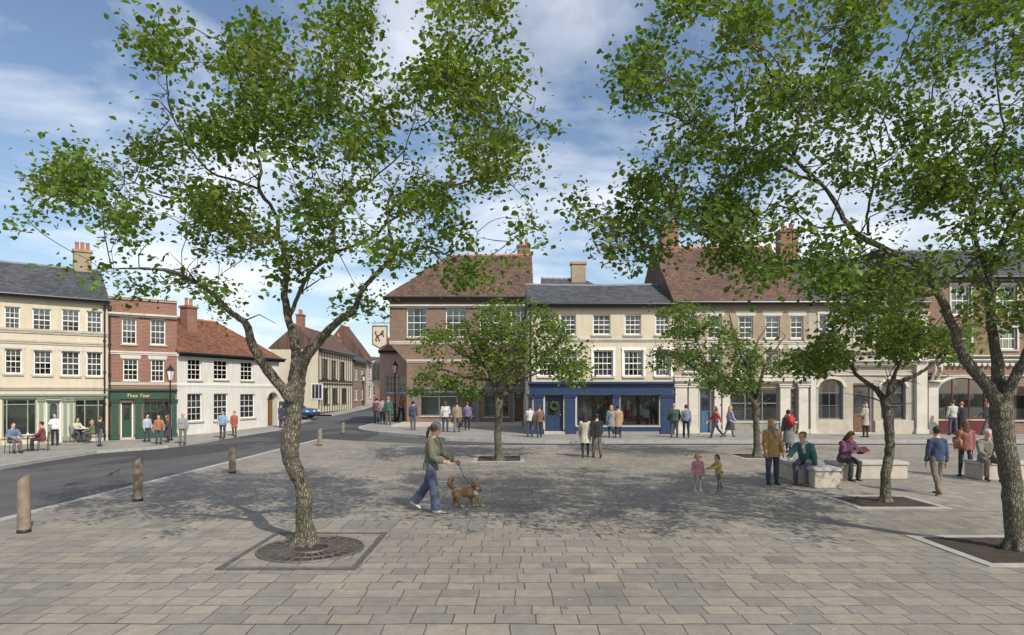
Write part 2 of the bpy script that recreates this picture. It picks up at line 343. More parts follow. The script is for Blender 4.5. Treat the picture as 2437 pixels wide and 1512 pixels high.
# ================= ground =================
def sheet(name, polys, mat):
    mb = MB()
    for p in polys: mb.add(p, [tuple(range(len(p)))])
    return struct(mb.build(name, mat))
sheet('ground', [[(-2500, -800, -2.2), (2500, -800, -2.2), (2500, 4000, -2.2), (-2500, 4000, -2.2)]], 'soil')
mb = MB(); xs = [-46 + i * .8 for i in range(140)]; ys = [-22 + i * .8 for i in range(180)]
mb.add([(x, y, road_z(x, y) - (.0 if not (x > -8.6 and y < 24.9) else .1)) for y in ys for x in xs],
       [(j * len(xs) + i, j * len(xs) + i + 1, (j + 1) * len(xs) + i + 1, (j + 1) * len(xs) + i) for j in range(len(ys) - 1) for i in range(len(xs) - 1)])
struct(mb.build('road', 'asphalt', smooth=True))
SQX, SQY = -8.62, 25.0
sheet('square', [[(SQX, -22, 0), (62, -22, 0), (62, SQY, 0), (-2.6, SQY, 0), (SQX, 28.6, 0)]], 'paving')
# kerb round the square: left side towards the road and far side towards the shops
mb = MB(); P = [(SQX, -22), (SQX, 28.6), (-2.6, SQY + .05), (62, SQY + .05)]
def strip(mb, pts, w, z0, z1, side=1):
    """a kerb of width w along pts (world x, y), z0/z1 functions or numbers"""
    pts = [Vector((p[0], p[1], 0)) for p in pts]; n = len(pts); L = []
    for i, p in enumerate(pts):
        t = (pts[min(i + 1, n - 1)] - pts[max(i - 1, 0)]).normalized(); nn = Vector((-t.y, t.x, 0)) * side
        L.append((p, p + nn * w))
    g = lambda z, p: z(p.x, p.y) if callable(z) else z
    vs = []
    for a, b in L: vs += [(a.x, a.y, g(z0, a)), (b.x, b.y, g(z0, b)), (b.x, b.y, g(z1, b)), (a.x, a.y, g(z1, a))]
    fs = [(i * 4 + k, i * 4 + (k + 1) % 4, i * 4 + 4 + (k + 1) % 4, i * 4 + 4 + k) for i in range(n - 1) for k in range(4)]
    fs += [(0, 3, 2, 1), ((n - 1) * 4, (n - 1) * 4 + 1, (n - 1) * 4 + 2, (n - 1) * 4 + 3)]
    mb.add(vs, fs)
strip(mb, P, .2, -.5, .006); struct(mb.build('square_kerb', 'kerb'))
# shallow drainage channel of dark setts between the square and the shops
sheet('channel_setts', [[(-3.0, 25.3, -.045), (62, 25.3, -.045), (62, 26.7, -.045), (1.4, 26.7, -.045), (-.3, 27.1, -.045), (-2.97, 28.1, -.045)]], 'road_setts')
# pavement on the left below the cafe
KL = [left_pt(-420, 1180), left_pt(-150, 1136), left_pt(0, 1110), left_pt(110, 1091), left_pt(230, 1073), left_pt(400, 1061), left_pt(530, 1042), left_pt(662, 1024)]
BL0, BL1, BL2, BL3 = left_pt(0, 1060), left_pt(257, 1049), left_pt(421, 1040), left_pt(664, 1012)
dirB1 = (BL1 - BL0).normalized(); BLs = BL0 - dirB1 * 9
KL.append(Vector((-15.9, 50, pav_l(50)))); 
far_l = [Vector((-16.3, 57.5, 0)), Vector((-16.4, 70, 0)), Vector((-16.2, 78, 0)), Vector((-16.2, 112, 0))]
def zpl(x, y): return pav_l(y)
mb = MB(); back = [BLs + Vector((-2, 6, 0)), BLs + Vector((-1, 3, 0)), BLs + Vector((0, 1, 0)), BL0 + dirB1, BL1 + Vector((-.5, .5, 0)), BL1 + Vector((.3, .8, 0)), BL2 + Vector((-.4, .3, 0)), BL3 + Vector((-.3, .1, 0)), Vector((-17.5, 50, 0))]
for a, b, c, d in zip(KL, KL[1:], back[1:], back): mb.add([(q.x, q.y, pav_l(q.y)) for q in (a, b, c, d)], [(0, 1, 2, 3)])
struct(mb.build('pavement_left', 'pavement_slabs'))
mb = MB(); strip(mb, [(k.x, k.y) for k in KL], .16, lambda x, y: pav_l(y) - .4, lambda x, y: pav_l(y) + .005, 1); struct(mb.build('kerb_left', 'kerb'))
mb = MB(); fb = [Vector((-18.4, f.y, 0)) for f in far_l]
for a, b, c, d in zip(far_l, far_l[1:], fb[1:], fb): mb.add([(q.x, q.y, pav_l(q.y)) for q in (a, b, c, d)], [(0, 1, 2, 3)])
struct(mb.build('side_street_pavement', 'pavement_slabs'))
mb = MB(); strip(mb, [(k.x, k.y) for k in far_l], .16, lambda x, y: pav_l(y) - .4, lambda x, y: pav_l(y) + .005, 1); struct(mb.build('side_street_kerb', 'kerb'))
# pavement in front of the shops with its rounded nose
KR = [(-8.5, 47), (-8.8, 44), (-8.95, 40), (-8.98, 37.6), (-8.85, 36.2), (-8.5, 35), (-7.9, 33.7), (-6.8, 32.2), (-4.4, 29.9), (-2.97, 28.1), (-.3, 27.1), (1.4, 26.75), (62, 26.75)]
PZ = .1
sheet('pavement_right', [[(x, y, PZ) for x, y in KR] + [(62, 47, PZ)]], 'pavement_slabs')
mb = MB(); strip(mb, KR, .16, -.4, PZ + .006, 1); struct(mb.build('kerb_right', 'kerb'))
sheet('terrace_step', [[(-7.0, 36.6, .2), (.6, 36.6, .2), (.6, 41, .2), (-7.0, 41, .2)], [(-7.0, 36.6, -.1), (.6, 36.6, -.1), (.6, 36.6, .2), (-7.0, 36.6, .2)], [(-7, 41, -.1), (-7, 36.6, -.1), (-7, 36.6, .2), (-7, 41, .2)]], 'stone')
# distant rise closing the horizon behind the roofs
mb = MB()
n = 60; hv = []
for i in range(n + 1):
    x = -900 + i * 30
    hv += [(x, 420, -2.1), (x, 520, 5 + 4 * noise.noise(Vector((x * .006, 3, 0)))), (x, 760, -2.1)]
mb.add(hv, [(i * 3 + k, i * 3 + 3 + k, i * 3 + 4 + k, i * 3 + 1 + k) for i in range(n) for k in range(2)])
pm('hill_green', (.05, .075, .03), .95, .5, .05, 0); struct(mb.build('hills', 'hill_green', smooth=True))

# ================= buildings =================
WR = random.Random(5); pm('dark_backing', (.02, .019, .018), .9, .2, 2, 0); pm('curtain_cloth', (.55, .52, .45), .9, .1, 3, 0)
class Bld:
    def __init__(s, name, label, A, B, z0, cat='building', group=None):
        s.A = Vector((A[0], A[1])); s.d = Vector((B[0] - A[0], B[1] - A[1])); s.W = s.d.length; s.d.normalize(); s.z0 = z0
        s.root = empty(name, (A[0], A[1], z0), math.atan2(s.d.y, s.d.x), label, cat, group); s.op = []; s.arch = []
    def lx(s, px, y=0):
        k = ray_k(px); ax, ay = s.A.x - s.d.y * y, s.A.y + s.d.x * y; return (k * ay - ax) / (s.d.x - k * s.d.y)
    def lz(s, px, py):
        Y = s.A.y + s.lx(px) * s.d.y; return CH - (py - HY) * Y / F - s.z0
    def rect(s, x0, y0, x1, y1):
        m = (x0 + x1) / 2; return s.lx(x0), s.lx(x1), s.lz(m, y1), s.lz(m, y0)
    def wall(s, mat, D, zt, zb=-1.2, gable=None, x0=0, x1=None):
        W = s.W if x1 is None else x1; mb = MB(); e = .003
        X = sorted(set([x0 + e, W - e] + [v for o in s.op for v in o[:2]])); Z = sorted(set([zb, zt] + [v for o in s.op for v in o[2:4]]))
        for a, b in zip(X, X[1:]):
            for c, d in zip(Z, Z[1:]):
                mx, mz = (a + b) / 2, (c + d) / 2
                if not any(o[0] < mx < o[1] and o[2] < mz < o[3] for o in s.op): mb.add([(a, 0, c), (b, 0, c), (b, 0, d), (a, 0, d)], [(0, 1, 2, 3)])
        for o in s.op:
            a, b, c, d, dp = o[:5]
            mb.add([(a, 0, c), (b, 0, c), (b, 0, d), (a, 0, d), (a, dp, c), (b, dp, c), (b, dp, d), (a, dp, d)], [(0, 4, 5, 1), (1, 5, 6, 2), (2, 6, 7, 3), (3, 7, 4, 0)])
        l, r = x0 + e, W - e
        mb.add([(l, 0, zb), (r, 0, zb), (r, D, zb), (l, D, zb), (l, 0, zt), (r, 0, zt), (r, D, zt), (l, D, zt)], [(0, 4, 7, 3), (1, 2, 6, 5), (2, 3, 7, 6), (4, 5, 6, 7)])
        if gable: mb.add([(l, 0, zt), (l, D, zt), (l, D / 2, gable - .1), (r, 0, zt), (r, D, zt), (r, D / 2, gable - .1)], [(0, 2, 1), (3, 4, 5)])
        return mb.build('wall', mat, s.root)
    def roof(s, mat, D, ze, zr, ov=.28, hl=None, hr=None, x0=0, x1=None, y0=0, name='roof', gutter=True):
        W = s.W if x1 is None else x1; l, r = x0 - (ov if hl else .06), W + (ov if hr else .06); ym = y0 + D / 2
        rl, rr = (x0 + hl if hl else l), (W - hr if hr else r); t = .12
        mb = MB(); mb.add([(l, y0 - ov, ze), (r, y0 - ov, ze), (r, y0 + D + ov, ze), (l, y0 + D + ov, ze), (rl, ym, zr), (rr, ym, zr)], [(0, 1, 5, 4), (2, 3, 4, 5), (3, 0, 4), (1, 2, 5), (3, 2, 1, 0)])
        o = mb.build(name, mat, s.root); bm = bmesh.new(); bm.from_mesh(o.data)
        for _ in range(3): bmesh.ops.subdivide_edges(bm, edges=bm.edges[:], cuts=1, use_grid_fill=True)
        q0 = Vector((s.A.x, s.A.y, 0))
        for v in bm.verts:
            k = (v.co.z - ze) / max(zr - ze, .1); v.co.z += (noise.noise((v.co + q0) * .55) * .06 + noise.noise((v.co + q0) * 1.7) * .025) * min(1, k * 3 + .15) - .05 * math.sin(math.pi * min(1, max(0, (v.co.x - l) / (r - l)))) * k
        bm.to_mesh(o.data); bm.free()
        mb = MB(); mb.tube([(lerp(rl, rr, i / 24), ym, zr - .05 * math.sin(math.pi * (lerp(rl, rr, i / 24) - l) / (r - l)) + .012 * math.sin(i * 2.1)) for i in range(25)], .1, 8); mb.build('ridge_tile', 'terracotta' if 'tile' in mat else 'lead', o)
        if gutter:
            mb = MB(); mb.tube([(l, y0 - ov - .05, ze - .02), (r, y0 - ov - .05, ze - .02)], .065, 8); mb.box(l, r, y0 - ov + .02, y0 - ov + .06, ze - .2, ze - .012); mb.build('gutter', 'black_paint', o)
        return o
    def box(s, name, mat, x0, x1, y0, y1, z0, z1, parent=None, bevel=0):
        return MB().box(x0, x1, y0, y1, z0, z1).build(name, mat, parent or s.root, bevel=bevel)
    def band(s, px, ya, yb, proj, mat='stone', x0=0, x1=None, name='string_course'):
        """moulded horizontal course between two picture heights"""
        z1, z0 = s.lz(px, ya), s.lz(px, yb); W = s.W if x1 is None else x1; mb = MB(); h = z1 - z0
        mb.box(x0 - .002, W + .002, -proj * .55, .04, z0, z0 + h * .5); mb.box(x0 - .004, W + .004, -proj, .043, z0 + h * .5, z1)
        return mb.build(name, mat, s.root)
    def win(s, x0, y0, x1, y1, cols=3, rows=4, frame='white_paint', sill='stone', lintel=None, dp=.16, bars=.022, fw=.055, local=False, sash=True, name='window', surround=None, blind=0):
        a, b, c, d = (x0, x1, y0, y1) if local else s.rect(x0, y0, x1, y1)
        s.op.append((a, b, c, d, dp)); y = dp - .05; mb = MB()
        mb.box(a, a + fw, y - .02, y + .04, c, d); mb.box(b - fw, b, y - .02, y + .04, c, d)
        mb.box(a + fw, b - fw, y - .019, y + .039, c, c + fw * 1.25); mb.box(a + fw, b - fw, y - .019, y + .039, d - fw, d)
        for i in range(1, cols): q = lerp(a + fw, b - fw, i / cols); mb.box(q - bars / 2, q + bars / 2, y - .004, y + .03, c + fw, d - fw)
        for i in range(1, rows):
            q = lerp(c + fw, d - fw, i / rows); hw = bars / 2 if not (sash and i * 2 == rows) else bars * 1.1
            mb.box(a + fw, b - fw, y - (.007 if hw == bars / 2 else .012), y + .028, q - hw, q + hw)
        w = mb.build(name, frame, s.root)
        g = MB(); g.box(a + .01, b - .01, y + .012, y + .02, c + .01, d - .01); 
        rw = WR.random(); g.build('pane', 'glass' if rw < .5 else 'shopglass', w)
        if rw >= .5:                              # curtains or a half-drawn blind behind clear glass, near-black sheet stands in for the unlit room
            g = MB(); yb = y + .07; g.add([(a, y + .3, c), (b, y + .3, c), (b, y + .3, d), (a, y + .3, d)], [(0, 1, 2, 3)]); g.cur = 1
            if rw < .8:
                for u0, u1 in ((a + .02, a + (b - a) * WR.uniform(.18, .34)), (b - (b - a) * WR.uniform(.18, .34), b - .02)):
                    n_ = 14; P_ = [(lerp(u0, u1, k / n_), yb + .018 * math.sin(k * 1.9)) for k in range(n_ + 1)]
                    g.add([(x, yy, c) for x, yy in P_] + [(x, yy, d) for x, yy in P_], [(k, k + 1, k + n_ + 2, k + n_ + 1) for k in range(n_)])
            else: g.box(a + .02, b - .02, yb, yb + .008, lerp(c, d, WR.uniform(.45, .75)), d)
            g.build('curtain_and_backing', ['dark_backing', 'curtain_cloth'], w)
        if sill:
            g = MB(); g.box(a - .07, b + .07, -.07, dp - .06, c - .085, c - .001); g.build('sill', sill, w)
        if lintel:
            g = MB(); g.prism([(a - .1, d + .002), (b + .1, d + .002), (b + .17, d + .24), (a - .17, d + .24)], -.012, .05); g.build('lintel', lintel, w)
        if surround:
            g = MB(); t = .1
            g.box(a - t, a - .002, -.035, .05, c, d + .002); g.box(b + .002, b + t, -.035, .05, c, d + .002); g.box(a - t - .02, b + t + .02, -.05, .052, d + .003, d + .13); g.build('surround', surround, w)
        return w
    def door(s, x0, y0, x1, y1, mat, glazed=.45, arch=False, dp=.28, frame='white_paint', knob=1):
        a, b, c, d = s.rect(x0, y0, x1, y1); s.op.append((a, b, c, d, dp)); y = dp - .06; f = .07; mb = MB()
        mb.box(a, a + f, y - .05, y + .05, c, d); mb.box(b - f, b, y - .05, y + .05, c, d); mb.box(a + f, b - f, y - .049, y + .049, d - f, d)
        fr = mb.build('door_frame', frame, s.root); l, r, t = a + f + .004, b - f - .004, d - f - .004; zg = lerp(c, t, 1 - glazed)
        mb = MB(); mb.box(l, r, y, y + .045, c + .01, t); m_ = (l + r) / 2
        for p, q in ((l + .09, m_ - .04), (m_ + .04, r - .09)): mb.box(p, q, y - .018, y + .001, c + .18, zg - .14)
        for z in (c + .04, zg - .07, t - .09): mb.box(l + .02, r - .02, y - .012, y + .002, z, z + .06)
        dr = mb.build('door', mat, s.root)
        g = MB()
        if arch:
            w = (r - l) / 2 - .1; pts = [(m_ - w, zg + .03), (m_ + w, zg + .03)] + [(m_ + w * math.cos(k * math.pi / 10), t - .12 - w + w * math.sin(k * math.pi / 10)) for k in range(11)]
            g.prism(pts, y - .022, y + .002)
        else: g.box(l + .1, r - .1, y - .022, y + .002, zg + .02, t - .12)
        g.build('door_glass', 'glass', dr)
        kx = r - .07 if knob > 0 else l + .07; zk = c + (t - c) * .47
        g = MB(); g.ball((kx, y - .05, zk), .033); g.tube([(kx, y, zk), (kx, y - .05, zk)], .015); g.build('handle', 'brass', dr, True)
        g = MB(); g.box(a - .05, b + .05, -.25, dp, c - .13, c - .004); g.build('doorstep', 'stone', s.root)
        return dr
    def shop(s, x0, y0, x1, y1, frame, vbars=(), transom=None, dp=.1, depth=1.3, sill='stone', light=True, arch=0):
        """display window: frame, clear pane and a lit-by-daylight recess behind it"""
        a, b, c, d = s.rect(x0, y0, x1, y1); s.op.append((a, b, c, d, dp + .02)); y = dp - .03; f = .06; mb = MB()
        mb.box(a, a + f, y - .03, y + .03, c, d); mb.box(b - f, b, y - .03, y + .03, c, d); mb.box(a + f, b - f, y - .029, y + .029, c, c + f); mb.box(a + f, b - f, y - .029, y + .029, d - f, d)
        for v in vbars: q = s.lx(v); mb.box(q - .025, q + .025, y - .022, y + .022, c + f, d - f)
        if transom: q = s.lz((x0 + x1) / 2, transom); mb.box(a + f, b - f, y - .02, y + .02, q - .025, q + .025)
        w = mb.build('shop_window', frame, s.root)
        g = MB(); g.box(a + .02, b - .02, y - .004, y + .004, c + .02, d - .02); g.build('pane', 'shopglass', w)
        g = MB(); y0_, y1_ = dp + .021, dp + depth; g.add([(a, y0_, c), (b, y0_, c), (b, y0_, d), (a, y0_, d), (a - .05, y1_, c + .02), (b + .05, y1_, c + .02), (b + .05, y1_, d + .1), (a - .05, y1_, d + .1)], [(0, 1, 5, 4), (1, 2, 6, 5), (2, 3, 7, 6), (3, 0, 4, 7), (4, 5, 6, 7)])
        g.build('display_bay', 'display', w)
        if sill: g = MB(); g.box(a - .05, b + .05, -.08, dp - .06, c - .07, c - .001); g.build('sill', sill, w)
        return w, (a, b, c, d)
    def spandrel(s, a, b, zs, zt, mat, dp=.1, name='arch_head', rise=None):
        """fills the corners of a square opening so that its head reads as an arch"""
        m = (a + b) / 2; w = (b - a) / 2; mb = MB(); N = 12
        L = [(m - w * math.cos(k * math.pi / 2 / N), zs + (zt - zs) * math.sin(k * math.pi / 2 / N)) for k in range(N + 1)]
        mb.prism(L + [(m - w, zt)], .0, dp)
        Rr = [(2 * m - x, z) for x, z in L]; mb.prism(Rr + [(m + w, zt)], 0.0, dp)
        o = mb.build(name, mat, s.root)
        mb = MB(); A_ = [(m + (w + .0) * math.cos(math.pi * k / 20), zs + (zt - zs) * math.sin(math.pi * k / 20)) for k in range(21)]; B_ = [(m + (w + .14) * math.cos(math.pi * k / 20), zs + (zt - zs + .14) * math.sin(math.pi * k / 20)) for k in range(21)]
        for k in range(20): mb.prism([A_[k], B_[k], B_[k + 1], A_[k + 1]], -.05, .03)
        mb.build('archivolt', 'pale_stone', s.root); return o
    def chimney(s, xc, w, y, dpt, z0, z1, mat, pots=2, ph=.45):
        mb = MB(); mb.box(xc - w / 2, xc + w / 2, y - dpt / 2, y + dpt / 2, z0, z1 - .14); mb.box(xc - w / 2 - .06, xc + w / 2 + .06, y - dpt / 2 - .06, y + dpt / 2 + .06, z1 - .14, z1)
        ch = mb.build('chimney', mat, s.root)
        for i in range(pots):
            q = xc + (i - (pots - 1) / 2) * w / max(pots, 1) * .9
            MB().lathe([(.13, z1), (.1, z1 + .1), (.09, z1 + ph - .05), (.115, z1 + ph), (.08, z1 + ph)], 10, (q, y)).build('chimney_pot', 'terracotta', ch, True)
        return ch
    def downpipe(s, x, z1, z0=0, mat='black_paint'):
        mb = MB(); mb.tube([(x, -.07, z0), (x, -.07, z1)], .045, 8); mb.box(x - .09, x + .09, -.16, .01, z1 - .12, z1 + .12)
        for i in range(5): q = lerp(z0 + .3, z1 - .3, i / 4); mb.box(x - .075, x + .075, -.1, .01, q - .03, q + .03)
        return mb.build('downpipe', mat, s.root)
    def pil(s, p0, p1, ya, yb, proj, mat, cap=True, name='pilaster'):
        a, b = s.lx(p0), s.lx(p1); z1, z0 = s.lz((p0 + p1) / 2, ya), s.lz((p0 + p1) / 2, yb); mb = MB(); mb.box(a, b, -proj, .03, z0, z1)
        if cap:
            mb.box(a - .05, b + .05, -proj - .05, .033, z1 - .16, z1 - .06); mb.box(a - .08, b + .08, -proj - .08, .036, z1 - .06, z1 + .002); mb.box(a - .05, b + .05, -proj - .05, .034, z0, z0 + .22)
        return mb.build(name, mat, s.root)
pm('brass', (.55, .4, .16), .35, .15, 8, 0, 1); pm('display', (.5, .46, .4), .8, .15, 2, 0)
pm('shop_green', (.028, .075, .05), .4, .12, 4, .05); pm('shop_navy', (.022, .045, .1), .38, .12, 4, .05); pm('shop_red', (.11, .022, .022), .42, .12, 4, .05)
pm('shop_grey', (.16, .18, .18), .45, .12, 4, .05); pm('door_blue', (.06, .13, .2), .4, .1, 4, .05); pm('door_oak', (.16, .085, .04), .5, .3, 5, .15); pm('door_sage', (.2, .26, .2), .45, .1, 4, .05)
render_mat('cream_render', (.66, .59, .45)); render_mat('white_render', (.74, .72, .67)); render_mat('pink_render', (.6, .42, .34)); render_mat('ochre_render', (.56, .42, .23)); render_mat('stone_render', (.5, .45, .37))
brick_mat('red_brick', (.3, .105, .06), (.235, .085, .055), (.4, .36, .3)); brick_mat('brown_brick', (.27, .14, .09), (.2, .115, .08), (.36, .33, .28)); brick_mat('buff_brick', (.42, .32, .2), (.35, .265, .17), (.42, .38, .32))
brick_mat('ashlar', (.47, .425, .345), (.41, .37, .3), (.3, .27, .22), .75, .32, .006, .85, .22, .3)
roof_mat('slate', (.105, .112, .125), (.075, .08, .09), .26, .17); roof_mat('tile_red', (.29, .115, .062), (.2, .085, .05), .2, .15); roof_mat('tile_brown', (.19, .11, .075), (.135, .085, .062), .2, .15)

# --- left row: cafe house, brick tea shop, long low white house
Z0 = -.5
cafe = Bld('cafe_house', 'cream three-storey house with wide cafe windows beside an arched sage door', (BLs.x, BLs.y), (BL1.x, BL1.y), Z0)
b = cafe; D = 7
for x0, y0, x1, y1 in ((10, 730, 48, 783), (77, 735, 122, 788), (147, 737, 190, 791), (206, 741, 243, 793)): b.win(x0, y0, x1, y1, 3, 4, blind=1)
for x0, y0, x1, y1 in ((11, 830, 52, 890), (80, 834, 123, 893), (146, 836, 190, 895), (206, 838, 243, 896)): b.win(x0, y0, x1, y1, 3, 4, surround='pale_stone')
for k in range(1, 5):
    for (ya, yb) in ((728, 778), (826, 886)): b.win(10 - k * 66, ya - k * 3, 48 - k * 64, yb - k * 3, 3, 4)
b.shop(5, 950, 87, 1040, 'door_sage', (16, 66), 963, sill='stone'); b.shop(177, 950, 250, 1036, 'door_sage', (202, 234), 965)
b.door(109, 952, 146, 1052, 'door_sage', .52, True); b.shop(-120, 948, -30, 1045, 'door_sage', (-90, -60), 962)
ze = b.lz(200, 714); b.wall('cream_render', D, ze, gable=9.1 - Z0)
b.band(130, 785, 796, .09); b.band(130, 812, 821, .07); b.band(130, 921, 929, .1); b.band(130, 938, 947, .14, 'door_sage', name='shop_cornice'); b.band(200, 712, 722, .2, 'pale_stone', name='eaves_cornice')
b.pil(93, 103, 948, 1049, .06, 'door_sage'); b.pil(151, 159, 948, 1049, .06, 'door_sage'); b.pil(166, 174, 948, 1049, .06, 'door_sage')
b.roof('slate', D, ze + .02, 9.15 - Z0); b.downpipe(b.W - .16, ze - .1)
b.chimney(b.lx(196, D / 2), .85, D / 2, .6, 8.2 - Z0, 10.25 - Z0, 'buff_brick', 3)
b.box('plinth', 'stone', 0, b.lx(3), -.05, .03, -.5, .35)

tea = Bld('tea_shop', 'narrow red brick tea shop with a parapet and a lettered dark green shopfront', (BL1.x, BL1.y), (BL2.x, BL2.y), Z0)
b = tea
for x0, y0, x1, y1 in ((290, 757, 325, 819), (358, 759, 394, 821)): b.win(x0, y0, x1, y1, 3, 4, lintel='pale_stone')
for x0, y0, x1, y1 in ((293, 854, 329, 906), (359, 856, 391, 909)): b.win(x0, y0, x1, y1, 3, 4, lintel='pale_stone')
b.door(287, 956, 318, 1041, 'shop_green', .5); b.shop(341, 954, 405, 1011, 'shop_green', (358, 374, 390), 979)
zt = b.lz(340, 714); b.wall('red_brick', 7, zt)
b.band(340, 708, 716, .14, 'pale_stone', name='parapet_coping'); b.band(340, 748, 756, .22, 'pale_stone', name='cornice'); b.band(340, 837, 845, .08, 'pale_stone'); b.band(340, 911, 917, .06, 'pale_stone')
b.band(340, 926, 934, .22, 'shop_green', name='shop_cornice'); fz0, fz1 = b.lz(340, 950), b.lz(340, 934)
fas = b.box('fascia', 'shop_green', .1, b.W - .1, -.1, .02, fz0, fz1 - .003)
pm('gold_paint', (.62, .5, .24), .45, .05, 5, 0); text_obj('Thea Tear', .27, .008, 'gold_paint', 'fascia_lettering', fas, (b.lx(328), -.108, (fz0 + fz1) / 2), shear=.2)
b.pil(265, 282, 951, 1046, .07, 'shop_green'); b.pil(322, 337, 951, 1043, .07, 'shop_green'); b.pil(409, 420, 951, 1040, .07, 'shop_green')
b.box('stall_riser', 'shop_green', b.lx(338), b.lx(408), -.03, .04, -.7, b.lz(372, 1013)); b.downpipe(.07, zt - .6)
MB().add([(0, .25, zt - .5), (b.W, .25, zt - .5), (b.W, 6.9, zt - .45), (0, 6.9, zt - .45)], [(0, 1, 2, 3)]).build('roof', 'lead', b.root)

low = Bld('white_house', 'low white two-storey house with a red tiled hipped roof and an arched passage', (BL2.x, BL2.y), (BL3.x, BL3.y), Z0)
b = low
for x0, y0, x1, y1 in ((447, 855, 480, 905), (509, 858, 543, 904), (573, 862, 603, 906)): b.win(x0, y0, x1, y1, 3, 4)
for x0, y0, x1, y1 in ((446, 937, 482, 1003), (509, 937, 543, 1001), (572, 938, 607, 995)): b.win(x0, y0, x1, y1, 3, 4)
a_, b_, c_, d_ = b.rect(637, 934, 660, 1014); b.op.append((a_, b_, -1.0, d_, .5)); b.spandrel(a_, b_, d_ - (b_ - a_) * .45, d_, 'white_render', .5)
mb = MB(); mb.box(a_ + .02, b_ - .02, .4, .46, -.6, d_ - .02)
for i in range(1, 5): q = lerp(a_, b_, i / 5); mb.box(q - .015, q + .015, .38, .401, -.6, d_ - .3)
g = mb.build('passage_gate', 'door_oak', b.root)
ze = b.lz(540, 848); b.wall('white_render', 6.2, ze); b.band(540, 915, 921, .05, 'white_paint'); b.band(540, 848, 856, .16, 'white_paint', name='eaves_cornice')
b.roof('tile_red', 6.2, ze + .02, 6.85 - Z0, hl=None, hr=2.4); b.chimney(b.lx(449, 2.0), .75, 2.0, .6, 5.0 - Z0, 7.45 - Z0, 'red_brick', 2, .5); b.box('plinth', 'dark_stone', 0, a_ - .1, -.04, .03, -.6, .12)

# --- side street beyond
def timber(b, x0, x1, z0, z1, n, rails):
    mb = MB()
    for i in range(n + 1): q = lerp(x0, x1, i / n); mb.box(q - .07, q + .07, -.03, .02, z0, z1)
    for z in rails: mb.box(x0, x1, -.04, .018, z - .08, z + .08)
    return mb.build('timber_frame', 'dark_timber', b.root)
pm('dark_timber', (.045, .033, .025), .75, .35, 6, .2)
H1 = Bld('timbered_house', 'cream gabled house with dark upright timbers on its street side', (-17.8, 58), (-17.7, 70), 0); b = H1
for i in range(3): b.win(1.1 + i * 2.9, 3.35, 2.9 + i * 2.9, 5.2, 4, 2, 'dark_timber', local=True, sill='dark_timber')
for i in range(3): b.win(1.4 + i * 3.1, .9, 3.2 + i * 3.1, 2.45, 4, 2, 'dark_timber', local=True, sill='dark_timber')
b.wall('cream_render', 4.4, 6.05, gable=8.25); timber(b, .07, 11.9, .0, 6.0, 14, (.1, 2.85, 3.15, 5.95)); b.roof('tile_brown', 4.4, 6.06, 8.3)
b.chimney(1.6, .8, 2.2, .6, 7.3, 9.4, 'red_brick', 3)
mb = MB(); gy = sorted((-17.8 - ray_k(741) * 58, -17.8 - ray_k(768) * 58)); gc, gd = CH - (951 - HY) * 58 / F, CH - (913 - HY) * 58 / F
mb.box(-.06, .03, gy[0], gy[0] + .08, gc, gd); mb.box(-.06, .03, gy[1] - .08, gy[1], gc, gd); mb.box(-.058, .03, gy[0] + .08, gy[1] - .08, gc, gc + .08); mb.box(-.058, .03, gy[0] + .08, gy[1] - .08, gd - .08, gd)
for i in (1, 2): q = lerp(gy[0], gy[1], i / 3); mb.box(-.05, .03, q - .02, q + .02, gc + .08, gd - .08)
w = mb.build('window', 'white_paint', H1.root); MB().box(-.03, -.02, gy[0] + .02, gy[1] - .02, gc + .02, gd - .02).build('pane', 'glass', w)
H2 = Bld('brick_cottage', 'small brick cottage between the timbered house and the tall gable', (-17.72, 70.2), (-17.6, 75.9), .2); b = H2
for i in range(2): b.win(.8 + i * 2.6, 3.2, 2.0 + i * 2.6, 4.6, 3, 4, local=True); b.win(.8 + i * 2.6, .9, 2.0 + i * 2.6, 2.3, 3, 4, local=True)
b.wall('brown_brick', 4.6, 5.35, gable=7.0); b.roof('slate', 4.6, 5.36, 7.05); b.chimney(2.2, .8, 2.3, .6, 6.4, 8.2, 'red_brick', 2)
H3 = Bld('gabled_house', 'tall pale gabled house furthest along the left side of the side street', (-17.6, 76.2), (-17.4, 79), .4); b = H3
b.win(.9, 3.2, 2.0, 4.8, 2, 4, local=True); b.win(.9, .9, 2.0, 2.4, 2, 4, local=True)
b.wall('stone_render', 6.2, 5.3, gable=9.7); b.roof('tile_brown', 6.2, 5.31, 9.75, ov=.3)
FH = Bld('far_house', 'brick house closing the far end of the side street', (-28, 108), (-15, 108), .6); b = FH
for i in range(5): b.win(1 + i * 2.4, 3.2, 2.1 + i * 2.4, 4.7, 2, 4, local=True); b.win(1 + i * 2.4, .8, 2.1 + i * 2.4, 2.3, 2, 4, local=True)
b.wall('red_brick', 6, 5.4, gable=7.4); b.roof('slate', 6, 5.41, 7.5)
OB = Bld('bay_house', 'pink rendered house with a boxed bay window behind the corner building', (-10, 47.6), (-5.2, 47.6), .05); b = OB
b.win(917, 893, 944, 936, 3, 3, local=False); b.win(948, 893, 975, 936, 3, 3)
b.win(915, 958, 945, 992, 3, 2)
b.wall('pink_render', 4.5, 5.15, gable=6.2); b.roof('tile_red', 4.5, 5.16, 6.3, ov=.2)
z0_, z1_ = b.lz(890, 926), b.lz(890, 862); mb = MB(); mb.box(-.66, .0, .35, 1.9, z0_ + .5, z1_); mb.prism([(-.66, z0_ + .5), (-.0, z0_ - .1), (0, z0_ + .5)], .4, 1.85); mb.prism([(-.75, z1_), (.0, z1_), (0, z1_ + .35)], .27, 2.0)
bay = mb.build('bay_window', 'white_render', b.root); mb = MB()
